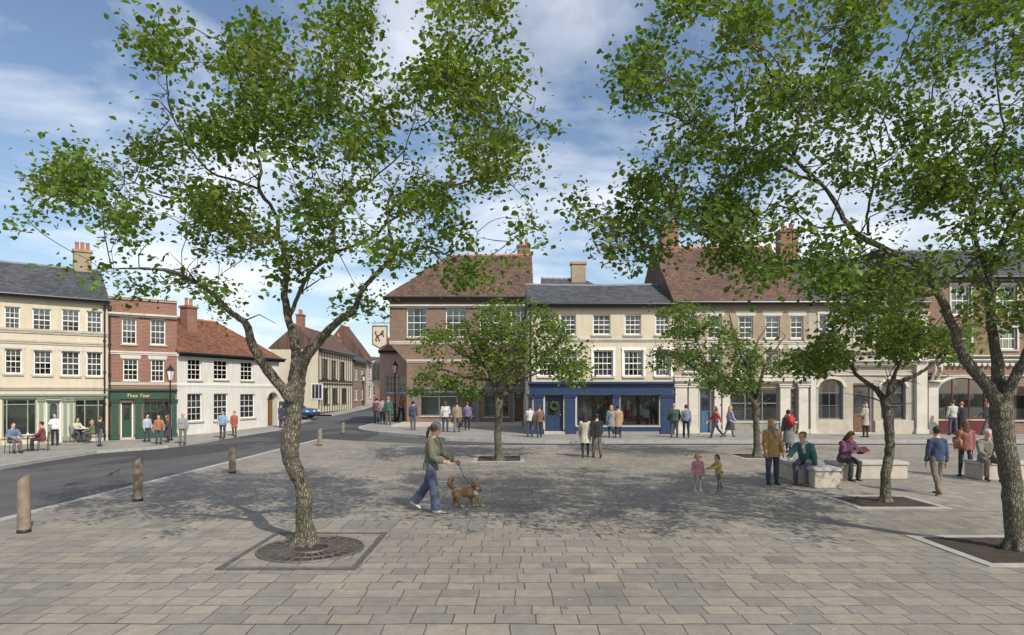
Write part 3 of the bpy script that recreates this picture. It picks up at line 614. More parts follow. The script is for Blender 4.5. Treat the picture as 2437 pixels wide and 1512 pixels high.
for i in range(2): mb.box(-.62 + i * .3, -.36 + i * .3, .335, .35, z0_ + .65, z1_ - .1)
mb.build('pane', 'glass', bay)

# --- corner building
YC = 40.2; CB = Bld('corner_building', 'large brown brick corner building with hipped roof and overhanging left corner', (ray_k(927) * YC, YC), (ray_k(1268) * YC, YC), PZ); b = CB
for x0, x1 in ((968, 1016), (1061, 1109), (1142, 1190), (1216, 1252)): b.win(x0, 733, x1, 803, 3, 4, lintel='pale_stone')
x967 = b.lx(968)
sh1, ra = b.shop(1000, 936, 1128, 990, 'shop_grey', (1045, 1088), 944); b.win(1153, 935, 1211, 992, 2, 2, frame='shop_grey'); b.door(1222, 925, 1249, 1003, 'door_oak', .35)
ze = b.lz(1100, 710); zc, zd = b.lz(950, 818), b.lz(950, 862)
e_ = .003; wallm = MB(); Xs = sorted(set([e_, b.W - e_, x967] + [v for o in b.op for v in o[:2]])); Zs = sorted(set([-.6, zc, zd, ze] + [v for o in b.op for v in o[2:4]]))
for p, q in zip(Xs, Xs[1:]):
    for r_, t_ in zip(Zs, Zs[1:]):
        mx, mz = (p + q) / 2, (r_ + t_) / 2
        if mx < x967 and mz < zc: continue
        if not any(o[0] < mx < o[1] and o[2] < mz < o[3] for o in b.op): wallm.add([(p, 0, r_), (q, 0, r_), (q, 0, t_), (p, 0, t_)], [(0, 1, 2, 3)])
for o in b.op:
    p, q, r_, t_, dp = o[:5]; wallm.add([(p, 0, r_), (q, 0, r_), (q, 0, t_), (p, 0, t_), (p, dp, r_), (q, dp, r_), (q, dp, t_), (p, dp, t_)], [(0, 4, 5, 1), (1, 5, 6, 2), (2, 6, 7, 3), (3, 7, 4, 0)])
Dp = 7.5; wallm.add([(e_, 0, zc), (x967, 0, zd), (x967, 0, -.6), (e_, 0, ze), (e_, Dp, zc), (x967, Dp, zd), (x967, Dp, -.6), (e_, Dp, ze), (x967, 0, zc), (b.W - e_, 0, -.6), (b.W - e_, Dp, -.6), (b.W - e_, Dp, ze), (b.W - e_, 0, ze)],
     [(0, 1, 8), (0, 4, 5, 1), (1, 5, 6, 2), (3, 7, 4, 0), (9, 10, 11, 12), (10, 6, 7, 11), (3, 12, 11, 7)])
wallm.build('wall', 'brown_brick', b.root)
b.band(1100, 726, 733, .2, 'pale_stone', name='cornice'); b.band(1100, 812, 820, .08, 'pale_stone'); b.band(1100, 856, 863, .1, 'pale_stone', x0=x967); b.band(1100, 921, 934, .2, 'shop_grey', x0=x967 + .05, name='fascia')
zr = CH + 322 * (YC + Dp / 2) / F - PZ; b.roof('tile_brown', Dp, ze + .02, zr, hl=3.3, hr=None, ov=.35)
b.chimney(b.W - .5, .9, Dp / 2 + 1, .7, zr - 1.2, zr + .9, 'brown_brick', 2); b.pil(1219, 1222, 925, 1003, .05, 'shop_grey'); b.pil(1249, 1252, 925, 1003, .05, 'shop_grey')
b.downpipe(b.W - .25, ze - .2)
for p_ in (985, 1136): b.pil(p_ - 4, p_ + 4, 934, 1004, .06, 'shop_grey')

# --- right row (all on one line)
YR = 30.6
def RX(px): return ray_k(px) * YR
ML = Bld('draper_shop', 'cream two-storey-over-shop building with navy shopfront and bunting in its windows', (RX(1257), YR), (RX(1604), YR), PZ); b = ML
for x0, x1 in ((1334, 1371), (1411, 1453), (1487, 1526), (1560, 1594)): b.win(x0, 749, x1, 797, 3, 4)
for x0, x1 in ((1282, 1322), (1332, 1373), (1412, 1459), (1485, 1531), (1560, 1596)): b.win(x0, 834, x1, 896, 4, 4, surround='white_paint')
b.win(1284, 749, 1320, 797, 3, 4)
b.door(1297, 940, 1341, 1027, 'shop_navy', .55, True, frame='shop_navy'); s1, R1 = b.shop(1373, 940, 1459, 1013, 'shop_navy', depth=1.5); s2, R2 = b.shop(1476, 940, 1569, 1013, 'shop_navy', depth=1.5)
ze = b.lz(1430, 726); b.wall('cream_render', 7, ze); b.band(1430, 725, 732, .16, 'white_paint', name='eaves_cornice'); b.band(1430, 806, 813, .08, 'pale_stone'); b.band(1430, 909, 918, .3, 'shop_navy', name='shop_cornice')
b.box('fascia', 'shop_navy', .1, b.W - .08, -.12, .02, b.lz(1430, 938), b.lz(1430, 918) - .003)
for p0, p1 in ((1257, 1267), (1272, 1293), (1345, 1369), (1461, 1474), (1573, 1603)): b.pil(p0, p1, 938, 1032, .08, 'shop_navy')
b.box('stall_riser', 'shop_navy', b.lx(1369), b.lx(1572), -.04, .03, -.5, b.lz(1430, 1014) - .075); b.box('plinth', 'dark_stone', b.lx(1369), b.lx(1572), -.07, .028, -.5, .12)
b.roof('slate', 6.0, ze + .02, CH + 251 * 33.6 / F - PZ, x0=.0); b.roof('slate', 4.6, 7.2 - PZ, CH + 268 * 36 / F - PZ, x0=b.lx(1290, 5.7), x1=b.lx(1450, 5.7), y0=3.4, hr=1.4, name='rear_roof', gutter=False)
b.chimney(b.lx(1376, 5.6), .8, 5.6, .6, 8.0 - PZ, 9.55 - PZ, 'buff_brick', 0); b.downpipe(.12, ze - .1)

RB1 = Bld('pilastered_shop', 'buff brick shop with tall stone pilasters either side of wide windows', (RX(1604), YR), (RX(1924), YR), PZ); b = RB1
for x0, x1 in ((1628, 1662), (1684, 1718), (1758, 1792), (1822, 1856), (1882, 1912)): b.win(x0, 752, x1, 806, 2, 4, lintel='pale_stone'); b.win(x0, 832, x1, 886, 2, 4, lintel='pale_stone')
s3, R3 = b.shop(1738, 924, 1852, 1003, 'shop_grey', (1774, 1815), 960, depth=1.6); b.door(1664, 922, 1696, 1030, 'door_blue', .5); b.win(1882, 926, 1896, 1003, 1, 3, frame='shop_grey')
zt = b.lz(1760, 722); b.wall('buff_brick', 9, zt, gable=CH + 335 * 35.1 / F - PZ); b.roof('tile_brown', 9, zt + .02, CH + 340 * 35.1 / F - PZ); b.band(1760, 722, 730, .2, 'pale_stone', name='eaves_cornice'); b.band(1760, 812, 819, .07, 'pale_stone')
b.band(1760, 903, 913, .24, 'pale_stone', name='shop_cornice'); b.band(1760, 893, 903, .1, 'pale_stone')
for p0, p1 in ((1606, 1634), (1638, 1660), (1699, 1714), (1718, 1735), (1855, 1878), (1899, 1921)): b.pil(p0, p1, 914, 1032, .12, 'pale_stone')
b.box('stall_riser', 'dark_stone', b.lx(1736), b.lx(1854), -.05, .03, -.5, b.lz(1790, 1005))
b.chimney(b.lx(1591, 4.5), .95, 4.5, .7, 9.2 - PZ, 11.35 - PZ, 'red_brick', 2, .4); b.chimney(b.lx(1872, 4.5), .95, 4.5, .7, 9.2 - PZ, 11.1 - PZ, 'red_brick', 2, .4)

RB2 = Bld('stone_bank', 'pale stone building with two round-headed windows either side of a plain door', (RX(1924), YR), (RX(2202), YR), PZ); b = RB2
def arched(x0, x1, yt, ys, yb, cols):
    w = b.win(x0, yt, x1, yb, cols, 3, frame='shop_grey', dp=.22); a, q, c, d = b.rect(x0, yt, x1, yb); b.spandrel(a, q, b.lz((x0 + x1) / 2, ys), d, 'ashlar', .2); return w
arched(1948, 2007, 902, 922, 999, 2); arched(2097, 2156, 902, 922, 999, 2); b.door(2030, 912, 2079, 1029, 'door_oak', .6)
for x0, x1 in ((1950, 1990), (2035, 2075), (2110, 2150)): b.win(x0, 748, x1, 818, 2, 4, surround='pale_stone')
zt = b.lz(2060, 722); b.wall('ashlar', 9, zt); b.band(2060, 720, 730, .22, 'pale_stone', name='eaves_cornice'); b.band(2060, 836, 842, .16, 'pale_stone'); b.band(2060, 858, 864, .34, 'pale_stone', name='cornice'); b.band(2060, 864, 873, .22, 'pale_stone', name='cornice'); b.band(2060, 891, 895, .08, 'pale_stone')
b.roof('slate', 9, zt + .02, 9.5 - PZ); b.pil(1926, 1938, 842, 1032, .16, 'pale_stone'); b.pil(2176, 2201, 745, 1032, .2, 'pale_stone')
b.box('plinth', 'stone', b.lx(1939), b.lx(2028), -.08, .03, -.5, b.lz(1985, 1001)); b.box('plinth', 'stone', b.lx(2081), b.lx(2175), -.08, .03, -.5, b.lz(2130, 1001))

RB3 = Bld('arcade_shop', 'brown brick shop at the right end with one wide arched display window and scalloped cornice', (RX(2202), YR), (RX(2680), YR), PZ); b = RB3
s4, R4 = b.shop(2232, 899, 2346, 998, 'shop_red', (2268, 2308), None, depth=1.8); b.spandrel(R4[0], R4[1], b.lz(2289, 930), R4[3], 'brown_brick', .1)
b.win(2374, 780, 2420, 832, 3, 2, frame='white_paint', surround='pale_stone'); b.win(2264, 780, 2310, 832, 3, 2, surround='pale_stone'); b.win(2480, 780, 2526, 832, 3, 2, surround='pale_stone'); b.win(2590, 780, 2636, 832, 3, 2, surround='pale_stone')
for x0 in (2264, 2374, 2480, 2590): b.win(x0, 680, x0 + 46, 750, 3, 4, surround='pale_stone')
b.door(2352, 922, 2372, 1030, 'shop_red', .55); b.shop(2400, 920, 2500, 1000, 'shop_red', (2450,), 940); b.shop(2540, 920, 2640, 1000, 'shop_red', (2590,), 940)
zt = b.lz(2400, 662); b.wall('brown_brick', 9, zt); b.band(2400, 660, 668, .22, 'pale_stone', name='eaves_cornice'); b.roof('slate', 9, zt + .02, CH + 333 * 35.1 / F - PZ); b.band(2400, 846, 852, .34, 'pale_stone', name='cornice'); b.band(2400, 855, 862, .24, 'pale_stone', name='cornice'); b.band(2400, 893, 897, .08, 'pale_stone')
mb = MB(); q = b.lx(2240)
while q < b.W - .3:
    z = b.lz(2400, 864); mb.prism([(q + .11 + .11 * math.cos(math.pi + math.pi * k / 8), z + .17 * math.sin(math.pi + math.pi * k / 8)) for k in range(9)], -.16, .02); q += .27
mb.build('scalloped_frieze', 'pale_stone', b.root)
b.pil(2206, 2229, 912, 1032, .14, 'pale_stone'); b.pil(2376, 2392, 912, 1032, .14, 'pale_stone')
mb = MB(); xa, xb = b.lx(2208), b.lx(2232); z1, z0 = b.lz(2220, 868), b.lz(2220, 905)
for xx in (xa, (xa + xb) / 2 + .03):
    pts = [(0, -.1 - .3 * math.sin(k / 10 * 1.7) ** 1.2, lerp(z0, z1, k / 10)) for k in range(11)]
    mb.tube([(xx + .12, p[1], p[2]) for p in pts], [(.1, .07)] * 11, 8)
mb.torus((xa + .26, -.4, z1 - .12), .1, .04, 16, 6, 'z'); mb.box(xa - .05, xb + .05, -.34, .02, z0 - .12, z0)
mb.build('scroll_bracket', 'pale_stone', b.root, True)
b.box('stall_riser', 'shop_red', R4[0], R4[1], -.05, .03, -.5, R4[2] - .08)
# ================= trees =================
def inpoly(x, y, P):
    c = False; j = len(P) - 1
    for i in range(len(P)):
        if (P[i][1] > y) != (P[j][1] > y) and x < (P[j][0] - P[i][0]) * (y - P[i][1]) / (P[j][1] - P[i][1]) + P[i][0]: c = not c
        j = i
    return c
def spline(P, sub=5):
    out = []
    for i in range(len(P) - 1):
        a, b, c, d = P[max(i - 1, 0)], P[i], P[i + 1], P[min(i + 2, len(P) - 1)]
        for k in range(sub):
            t = k / sub; t2, t3 = t * t, t * t * t
            out.append(tuple(.5 * (2 * q + (r - p) * t + (2 * p - 5 * q + 4 * r - s) * t2 + (3 * q - p - 3 * r + s) * t3) for p, q, r, s in zip(a, b, c, d)))
    out.append(tuple(P[-1])); return out
def tree(name, label, base, limbs, polys, holes, nleaf, leaf, mat, sd=1.1, wmin=9, per=17, crad=.3, ntwig=120, seed=1, sparse=None, cat='tree', gap=.03, nf=.0095):
    rnd = random.Random(seed); bp = floor_pt(*base); Y0 = bp.y
    root = empty(name, bp, 0, label, cat, 'street trees in square pits')
    thick, thin = MB(), MB(); tips = []
    for L in limbs:
        pts = L['p']; d0, d1 = L.get('d', (0, 0)); n = len(pts) - 1
        P = []
        for i, (x, y, w) in enumerate(pts):
            Y = Y0 + lerp(d0, d1, i / n); q = at(x, y, Y) - bp; P.append((q.x, q.y, q.z, max(w, 1.6) * Y / F / 2))
        S = spline(P, 5); kk = next((i for i, q in enumerate(S) if q[3] * 2 * F / Y0 < wmin), len(S))
        jit = lambda i: 0 if i == 0 else .012
        pos = [Vector(q[:3]) + Vector((rnd.uniform(-1, 1), rnd.uniform(-1, 1), 0)) * jit(i) for i, q in enumerate(S)]
        if kk > 2: thick.tube(pos[:kk + 1] if kk < len(S) else pos, [q[3] for q in S][:kk + 1] if kk < len(S) else [q[3] for q in S], 10)
        if kk < len(S) - 1: j = max(kk - 1, 0); thin.tube(pos[j:], [q[3] for q in S][j:], 6)
        tips += [(p, q[3]) for p, q in zip(pos, S) if q[3] * 2 * F / Y0 < 16]
    if L0 := limbs[0]:                         # root flare
        r = limbs[0]['p'][0][2] * Y0 / F / 2
        thick.tube([(0, 0, -.1), (0, 0, .02), (0, 0, .1), (0, 0, .25)], [r * 1.4, r * 1.3, r * 1.1, r], 12)
        for k in range(6):
            a = k * 1.05 + rnd.uniform(-.25, .25); e_ = r * rnd.uniform(1.5, 2.0); thick.tube([(r * .55 * math.cos(a), r * .55 * math.sin(a), r * 2.4), (r * .95 * math.cos(a), r * .95 * math.sin(a), r * .9), (e_ * math.cos(a), e_ * math.sin(a), -.03)], [r * .3, r * .36, r * .26], 7)
    for _ in range(ntwig):
        p, r = rnd.choice(tips); d = Vector((rnd.gauss(0, 1), rnd.gauss(0, 1), rnd.gauss(.35, .7))).normalized(); ln = rnd.uniform(.25, .7)
        q1 = p + d * ln * .5 + Vector((0, 0, rnd.uniform(-.05, .1))); q2 = p + d * ln + Vector((rnd.gauss(0, .1), rnd.gauss(0, .1), rnd.uniform(-.1, .15)))
        thin.tube([p, q1, q2], [min(r, .013), .008, .003], 5)
    fuse(thick.build('trunk', 'bark', root), max(.014, Y0 * .0016), 4, .008, 6)
    V, Fc, T = [], [], []
    allp = [q for P in polys for q in P]; bx = (min(p[0] for p in allp), max(p[0] for p in allp), min(p[1] for p in allp), max(p[1] for p in allp))
    tot = 0; miss = 0; tips = [q for q in tips]
    while tot < nleaf:
        x, y = rnd.uniform(bx[0], bx[1]), rnd.uniform(bx[2], bx[3])
        if not any(inpoly(x, y, P) for P in polys) or any(inpoly(x, y, H) for H in holes): continue
        if sparse and rnd.random() > sparse(x, y): continue
        nz_ = noise.noise(Vector((x * nf, y * nf * 1.15, seed * 3.1))) + .35 * noise.noise(Vector((x * nf * 2.6, y * nf * 2.6, seed)))
        if nz_ < gap and rnd.random() < .93: continue
        dy = max(-2.1 * sd, min(2.3 * sd, rnd.gauss(.1, sd))); c = at(x, y, Y0 + dy) - bp
        near_ = min(tips, key=lambda q: (q[0] - c).length_squared)[0] if len(tips) else c
        if (near_ - c).length > 1.25 * sd: miss += 1
        if (near_ - c).length > 1.25 * sd and miss < 4000: continue
        md = near_.lerp(c, .55) + Vector((rnd.gauss(0, .07), rnd.gauss(0, .07), rnd.uniform(-.02, .12))); ed = c + (c - md).normalized() * crad * .7
        m1 = near_.lerp(md, .5) + Vector((rnd.gauss(0, .05), rnd.gauss(0, .05), rnd.gauss(.02, .04))); m2 = md.lerp(c, .5) + Vector((rnd.gauss(0, .04), rnd.gauss(0, .04), rnd.gauss(.02, .03)))
        S_ = spline([tuple(near_), tuple(m1), tuple(md), tuple(m2), tuple(c), tuple(ed)], 2); thin.tube(S_, [lerp(.0075, .0018, i / (len(S_) - 1)) for i in range(len(S_))], 4); tips += [(md, .006), (c, .005)]
        cl = rnd.uniform(.72, 1.2); warm = rnd.gauss(0, .1); k = int(per * rnd.uniform(.5, 1.5)); axis = Vector((rnd.gauss(0, 1), rnd.gauss(0, 1), rnd.gauss(-.2, .5))).normalized()
        for _ in range(k):
            o = c + axis * rnd.uniform(-1, 1) * crad * 1.2 + Vector((rnd.gauss(0, .45), rnd.gauss(0, .45), rnd.gauss(0, .32))) * crad
            s = leaf * rnd.choice((.5, .7, .9, 1.0, 1.2, 1.55))
            a = Vector((rnd.gauss(0, 1), rnd.gauss(0, 1), rnd.gauss(-.5, .6))).normalized(); nn = Vector((rnd.gauss(0, .55), rnd.gauss(0, .55), 1)).normalized()
            u = a.cross(nn); u = u.normalized() if u.length > 1e-3 else Vector((1, 0, 0)); m_ = u.cross(a); i0 = len(V); h = s * .13
            for f_, g_, z_ in ((0, 0, 0), (.3, .36, 1), (.62, .4, 1), (1, 0, .0), (.62, -.4, 1), (.3, -.36, 1)): V.append(o + a * f_ * s + u * g_ * s + m_ * z_ * h)
            Fc += [(i0, i0 + 1, i0 + 2, i0 + 3), (i0, i0 + 3, i0 + 4, i0 + 5)]
            q = cl * rnd.uniform(.72, 1.35); cw = max(.75, 1 + warm + rnd.gauss(0, .05)); T += [(q * cw, q, q * .9, 1)] * 6
        tot += k
    thin.build('branches', 'bark', root, True)
    me = bpy.data.meshes.new('crown'); me.from_pydata([tuple(v) for v in V], [], Fc); me.materials.append(MATS[mat])
    ca = me.color_attributes.new('tint', 'FLOAT_COLOR', 'POINT'); ca.data.foreach_set('color', [x for t_ in T for x in t_])
    o = bpy.data.objects.new('crown', me); COL.objects.link(o); o.parent = root
    return root
T1P = [(375,60),(388,75),(420,100),(408,150),(425,185),(485,170),(520,207),(600,212),(530,158),(555,75),(640,40),(662,120),(715,128),(725,148),(762,150),(785,105),(740,70),(765,45),(820,35),(860,0),(905,-30),(905,40),(868,85),(905,150),(868,180),(893,213),(940,222),(995,200),(975,175),(1030,165),(985,125),(1040,100),(962,72),(1010,55),(1060,5),(1215,-30),(1215,45),(1245,95),(1190,120),(1132,135),(1165,165),(1225,160),(1252,185),(1255,212),(1370,212),(1370,235),(1270,245),(1235,255),(1240,280),(1320,280),(1333,300),(1310,320),(1285,350),(1345,375),(1350,410),(1280,440),(1225,432),(1195,495),(1205,520),(1270,515),(1285,560),(1240,565),(1322,600),(1310,625),(1235,610),(1170,640),(1180,670),(1135,685),(1060,660),(985,650),(1000,625),(940,625),(880,660),(885,745),(810,735),(760,700),(700,690),(690,660),(630,658),(640,700),(625,765),(590,770),(540,755),(520,720),(470,715),(420,690),(380,665),(320,710),(270,705),(292,685),(195,680),(240,650),(310,580),(265,555),(250,520),(200,495),(50,528),(80,495),(130,468),(80,445),(140,380),(160,325),(245,335),(305,370),(350,345),(345,318),(385,295),(340,280),(365,245),(312,240),(380,200),(330,180),(325,150),(362,118),(350,85)]
T1H = [[(692,285),(745,290),(812,285),(817,298),(762,345),(783,370),(715,345)], [(890,430),(920,375),(985,335),(1030,310),(1060,340),(1155,375),(1060,400),(970,410),(925,465)], [(330,600),(365,600),(480,612),(560,610),(640,615),(600,640),(500,690),(420,640),(340,635)], [(520,690),(560,625),(665,615),(668,650),(630,650),(620,700),(600,740),(545,735)], [(740,600),(790,610),(880,575),(925,585),(925,610),(860,690),(800,710),(735,670)], [(835,440),(900,440),(925,470),(925,560),(850,560),(805,560)], [(250,690),(420,610),(330,600),(300,600)], [(410,190),(440,185),(500,240),(430,262)]]
tree('plane_tree', 'slender forking street tree in a round iron grate left of the dog walker', (727, 1296), [
 dict(p=[(727,1296,44),(723,1200,38),(718,1150,37),(695,1105,40),(690,1060,43),(696,1000,40),(702,940,42),(708,895,42),(712,860,40)]),
 dict(p=[(693,965,24),(685,942,25),(637,882,25),(605,830,22),(585,772,17),(545,740,14),(500,695,12),(420,650,9),(350,640,6),(265,640,3)], d=(0,-1.2)),
 dict(p=[(709,900,28),(706,850,26),(694,785,20),(681,735,18),(678,690,15),(682,640,13),(665,570,11),(657,510,10),(617,450,9),(622,400,8),(605,340,7),(635,240,5),(625,195,4),(600,120,2)], d=(0,.7)),
 dict(p=[(712,895,32),(722,855,30),(768,802,22),(805,765,18),(843,737,16),(862,690,12),(930,612,11),(926,540,8),(924,480,7),(950,415,4)], d=(0,-.8)),
 dict(p=[(665,570,9),(580,540,7),(490,480,5),(390,468,4),(320,435,3),(240,390,2)], d=(.3,1.4)), dict(p=[(320,435,3),(240,445,2),(145,438,2)], d=(1.2,.6)),
 dict(p=[(618,450,6),(560,430,6),(490,400,5),(410,275,4),(400,210,3),(385,140,2)], d=(.5,-.9)), dict(p=[(605,340,5),(555,300,4),(540,240,2)], d=(.6,1.2)), dict(p=[(625,195,3),(650,135,2)], d=(.7,.4)),
 dict(p=[(690,750,12),(730,660,10),(790,603,9),(797,530,8),(830,470,7),(890,425,5),(868,370,4),(850,300,4),(790,210,3),(783,140,2)], d=(.1,1.5)),
 dict(p=[(790,603,7),(880,570,6),(925,528,6),(1000,490,5),(1060,450,5),(1160,405,4),(1195,290,4),(1245,215,2)], d=(.6,-1.0)), dict(p=[(1183,345,3),(1240,325,2),(1290,290,2)], d=(-.8,-1.3)),
 dict(p=[(932,606,8),(965,605,5),(1020,588,5),(1060,605,4),(1130,628,3),(1230,565,2)], d=(-.7,.9)), dict(p=[(962,360,3),(985,290,3),(990,230,2),(1000,195,2)], d=(.9,1.3)), dict(p=[(890,425,4),(962,360,3)], d=(.9,.9)),
 dict(p=[(780,545,6),(740,480,4),(750,440,3),(735,390,2)], d=(.5,-.6)), dict(p=[(1020,290,3),(1040,262,3),(1090,250,3),(1157,185,2)], d=(1.,.2)), dict(p=[(985,310,3),(1020,290,3)], d=(1.2,1.0)), dict(p=[(740,480,3),(705,440,2),(670,375,2)], d=(0,-.6))],
 [T1P], T1H, 27000, .068, 'leaf_a', 1.0, per=58, crad=.29, ntwig=60, seed=3)
T2P = [(1535,75),(1560,130),(1615,150),(1635,200),(1672,190),(1655,140),(1680,85),(1700,118),(1737,120),(1700,45),(1590,35),(1620,-60),(2700,-60),(2700,760),(2437,765),(2380,790),(2330,765),(2300,720),(2260,720),(2200,690),(2150,712),(2130,752),(2095,742),(2080,705),(1970,738),(1955,690),(1915,645),(1870,645),(1805,692),(1790,640),(1768,612),(1705,633),(1640,612),(1610,590),(1570,622),(1530,637),(1470,606),(1380,600),(1435,572),(1380,540),(1395,522),(1332,490),(1370,466),(1495,465),(1498,420),(1560,368),(1475,372),(1565,330),(1545,265),(1478,235),(1468,182),(1515,150)]
T2H = [[(1552,512),(1628,512),(1632,598),(1556,598)], [(1760,-60),(1780,35),(1830,52),(1880,58),(1912,45),(1890,-60)], [(2105,-60),(2070,40),(2090,70),(2045,130),(2005,165),(2100,220),(2160,120),(2200,-60)], [(1640,215),(1700,160),(1760,200),(1750,330),(1690,300)], [(1880,520),(1960,440),(2000,520),(2010,560),(1940,560)], [(2090,500),(2190,500),(2280,470),(2330,610),(2250,640),(2200,560)], [(2300,90),(2437,60),(2437,150),(2360,150),(2300,190),(2270,200)], [(1790,430),(1850,400),(1900,440),(1850,470)]]
tree('plane_tree', 'tall leaning street tree with a long arching limb beside the man with a stick', (2419, 1312), [
 dict(p=[(2419,1312,42),(2412,1200,44),(2402,1110,44),(2390,1040,46),(2382,985,48),(2381,950,46)]),
 dict(p=[(2384,990,30),(2372,955,32),(2335,900,27),(2300,858,25),(2272,790,21),(2248,730,19),(2222,675,18),(2195,635,17),(2110,595,15),(2045,562,14),(2015,530,13),(1985,475,12),(1945,428,10),(1890,372,9),(1899,275,7),(1870,225,6),(1840,180,5),(1790,110,4),(1690,0,3)], d=(0,-.6)),
 dict(p=[(2381,960,36),(2380,930,32),(2370,850,24),(2354,730,20),(2352,655,18),(2330,600,13),(2312,520,10),(2300,460,9),(2220,412,8),(2290,340,6),(2300,285,4),(2320,240,2)], d=(0,.8)),
 dict(p=[(2384,960,32),(2400,925,28),(2425,880,22),(2445,830,18),(2470,700,12),(2520,560,8),(2540,420,4)], d=(0,-.5)),
 dict(p=[(1952,432,8),(1890,415,7),(1820,370,7),(1770,352,6),(1710,350,6),(1650,300,5),(1590,272,4),(1545,262,2)], d=(-.4,.9)), dict(p=[(1762,350,5),(1748,300,4),(1748,230,3),(1715,155,2)], d=(.4,1.2)), dict(p=[(1748,230,3),(1780,205,2),(1782,160,2)], d=(.7,.2)), dict(p=[(1650,300,3),(1600,250,2),(1540,180,2)], d=(.7,1.3)),
 dict(p=[(1897,272,5),(1950,190,4),(1978,110,3),(1998,10,2)], d=(-.5,-1.3)), dict(p=[(2065,560,6),(2066,500,6),(2085,390,5),(2060,310,2)], d=(-.4,-1.3)), dict(p=[(2085,385,3),(2110,360,3),(2117,318,2)], d=(-1.,-1.4)), dict(p=[(1838,180,3),(1792,100,2),(1790,45,2)], d=(-.5,.5)),
 dict(p=[(2352,655,13),(2375,590,11),(2410,515,9),(2385,450,8),(2367,380,7),(2390,320,6),(2372,200,4),(2368,100,2)], d=(.5,-1.2)), dict(p=[(2410,515,6),(2437,480,5),(2480,400,3)], d=(-.2,-1)),
 dict(p=[(2220,412,6),(2175,365,6),(2150,290,5),(2105,225,5),(2060,195,4),(2010,160,2)], d=(.7,1.5)), dict(p=[(2107,225,4),(2148,130,3),(2165,75,3),(2205,10,2)], d=(1.1,.3)), dict(p=[(2195,355,4),(2210,270,4),(2230,185,3),(2290,110,3),(2345,35,2)], d=(.8,1.6)), dict(p=[(2230,185,3),(2210,130,2)], d=(1.,1.2)), dict(p=[(2390,320,3),(2437,280,2)], d=(-.6,-.2)),
 dict(p=[(2110,590,7),(2000,625,5),(1900,620,4),(1830,650,3)], d=(-.3,.9)), dict(p=[(2012,535,6),(1940,540,5),(1860,490,4),(1760,535,4),(1680,545,4),(1600,515,3),(1540,545,3),(1470,590,2)], d=(-.4,-1.2)), dict(p=[(1690,505,3),(1655,470,3),(1580,430,2),(1560,365,2)], d=(-.8,-1.6)), dict(p=[(1720,545,3),(1690,505,3)], d=(-.9,-.9)), dict(p=[(1885,372,6),(1840,345,3)], d=(0,.5)),
 dict(p=[(2310,520,6),(2320,470,5),(2340,430,3)], d=(.6,1.4)), dict(p=[(2225,680,8),(2300,640,4),(2330,600,3)], d=(-.3,-.9))],
 [T2P, [(1480,40),(1545,55),(1520,62),(1478,58)]], T2H, 37000, .068, 'leaf_b', 1.0, per=58, crad=.29, ntwig=80, seed=11, sparse=lambda x, y: (.55 if x > 2110 and y < 420 else 1))
T3P = [(1885,872),(1876,845),(1930,810),(1950,822),(1975,765),(1985,715),(2060,740),(2100,728),(2190,755),(2240,800),(2290,765),(2335,800),(2290,850),(2215,832),(2150,850),(2110,868),(2060,832),(2035,860),(1980,872),(1930,895)]
tree('young_street_tree', 'young street tree in a square pit in front of the reader on the bench', (2107, 1196), [
 dict(p=[(2107,1196,23),(2108,1130,23),(2116,1080,22),(2118,1040,22),(2112,990,24),(2108,950,25)]),
 dict(p=[(2110,970,15),(2090,932,14),(2062,910,11),(2030,880,9),(1985,792,7),(1975,735,4),(1955,690,2)], d=(0,.7)), dict(p=[(1988,795,5),(2030,745,4),(2050,700,2)], d=(.4,-.4)),
 dict(p=[(2110,965,16),(2118,925,13),(2130,890,9),(2147,850,6),(2158,800,5),(2175,760,4),(2190,700,2)], d=(0,-.6)), dict(p=[(2147,850,5),(2140,820,4),(2095,765,4),(2088,720,2)], d=(-.2,.6)),
 dict(p=[(2113,950,12),(2140,912,10),(2180,893,9),(2215,870,7),(2262,825,5),(2300,790,3),(2330,760,2)], d=(0,-.5)), dict(p=[(2165,800,3),(2210,790,3),(2260,730,2)], d=(-.3,-.8))],
 [T3P], [], 5200, .085, 'leaf_a', .75, per=20, gap=-.3, nf=.02, crad=.22, ntwig=60, seed=21)
T4P = [(1525,745),(1560,738),(1600,772),(1580,800),(1640,820),(1560,842),(1545,872),(1600,900),(1660,905),(1720,938),(1790,945),(1815,925),(1800,880),(1830,872),(1840,895),(1885,888),(1905,852),(1840,820),(1800,830),(1760,800),(1700,760),(1660,725),(1620,720)]
tree('young_street_tree', 'young street tree behind the woman in a scarf, one low limb reaching left', (1801, 1088), [
 dict(p=[(1801,1088,18),(1801,1040,16),(1799,1000,16),(1799,960,19)]),
 dict(p=[(1799,972,11),(1785,945,9),(1765,932,8),(1720,928,7),(1690,905,6),(1640,868,5),(1580,838,4),(1545,850,2)], d=(0,-.7)),
 dict(p=[(1799,965,11),(1791,930,9),(1784,880,8),(1765,850,6),(1750,800,4),(1735,745,2)], d=(0,.7)), dict(p=[(1784,875,5),(1800,820,4),(1830,770,2)], d=(.3,1.)),
 dict(p=[(1800,962,10),(1808,925,8),(1815,885,6),(1840,840,4),(1870,800,2)], d=(0,-.4)), dict(p=[(1690,905,4),(1680,860,3),(1640,780,2)], d=(-.3,.3))],
 [T4P], [], 7000, .09, 'leaf_b', .9, per=22, gap=-.3, nf=.02, crad=.26, ntwig=70, seed=33)
T5P = [(940,792),(985,785),(1000,830),(1050,850),(1000,882),(975,935),(1060,932),(1150,958),(1175,955),(1215,932),(1240,890),(1300,870),(1330,905),(1385,925),(1415,868),(1375,850),(1395,822),(1335,792),(1330,758),(1280,722),(1190,710),(1120,758),(1060,782),(1010,792)]
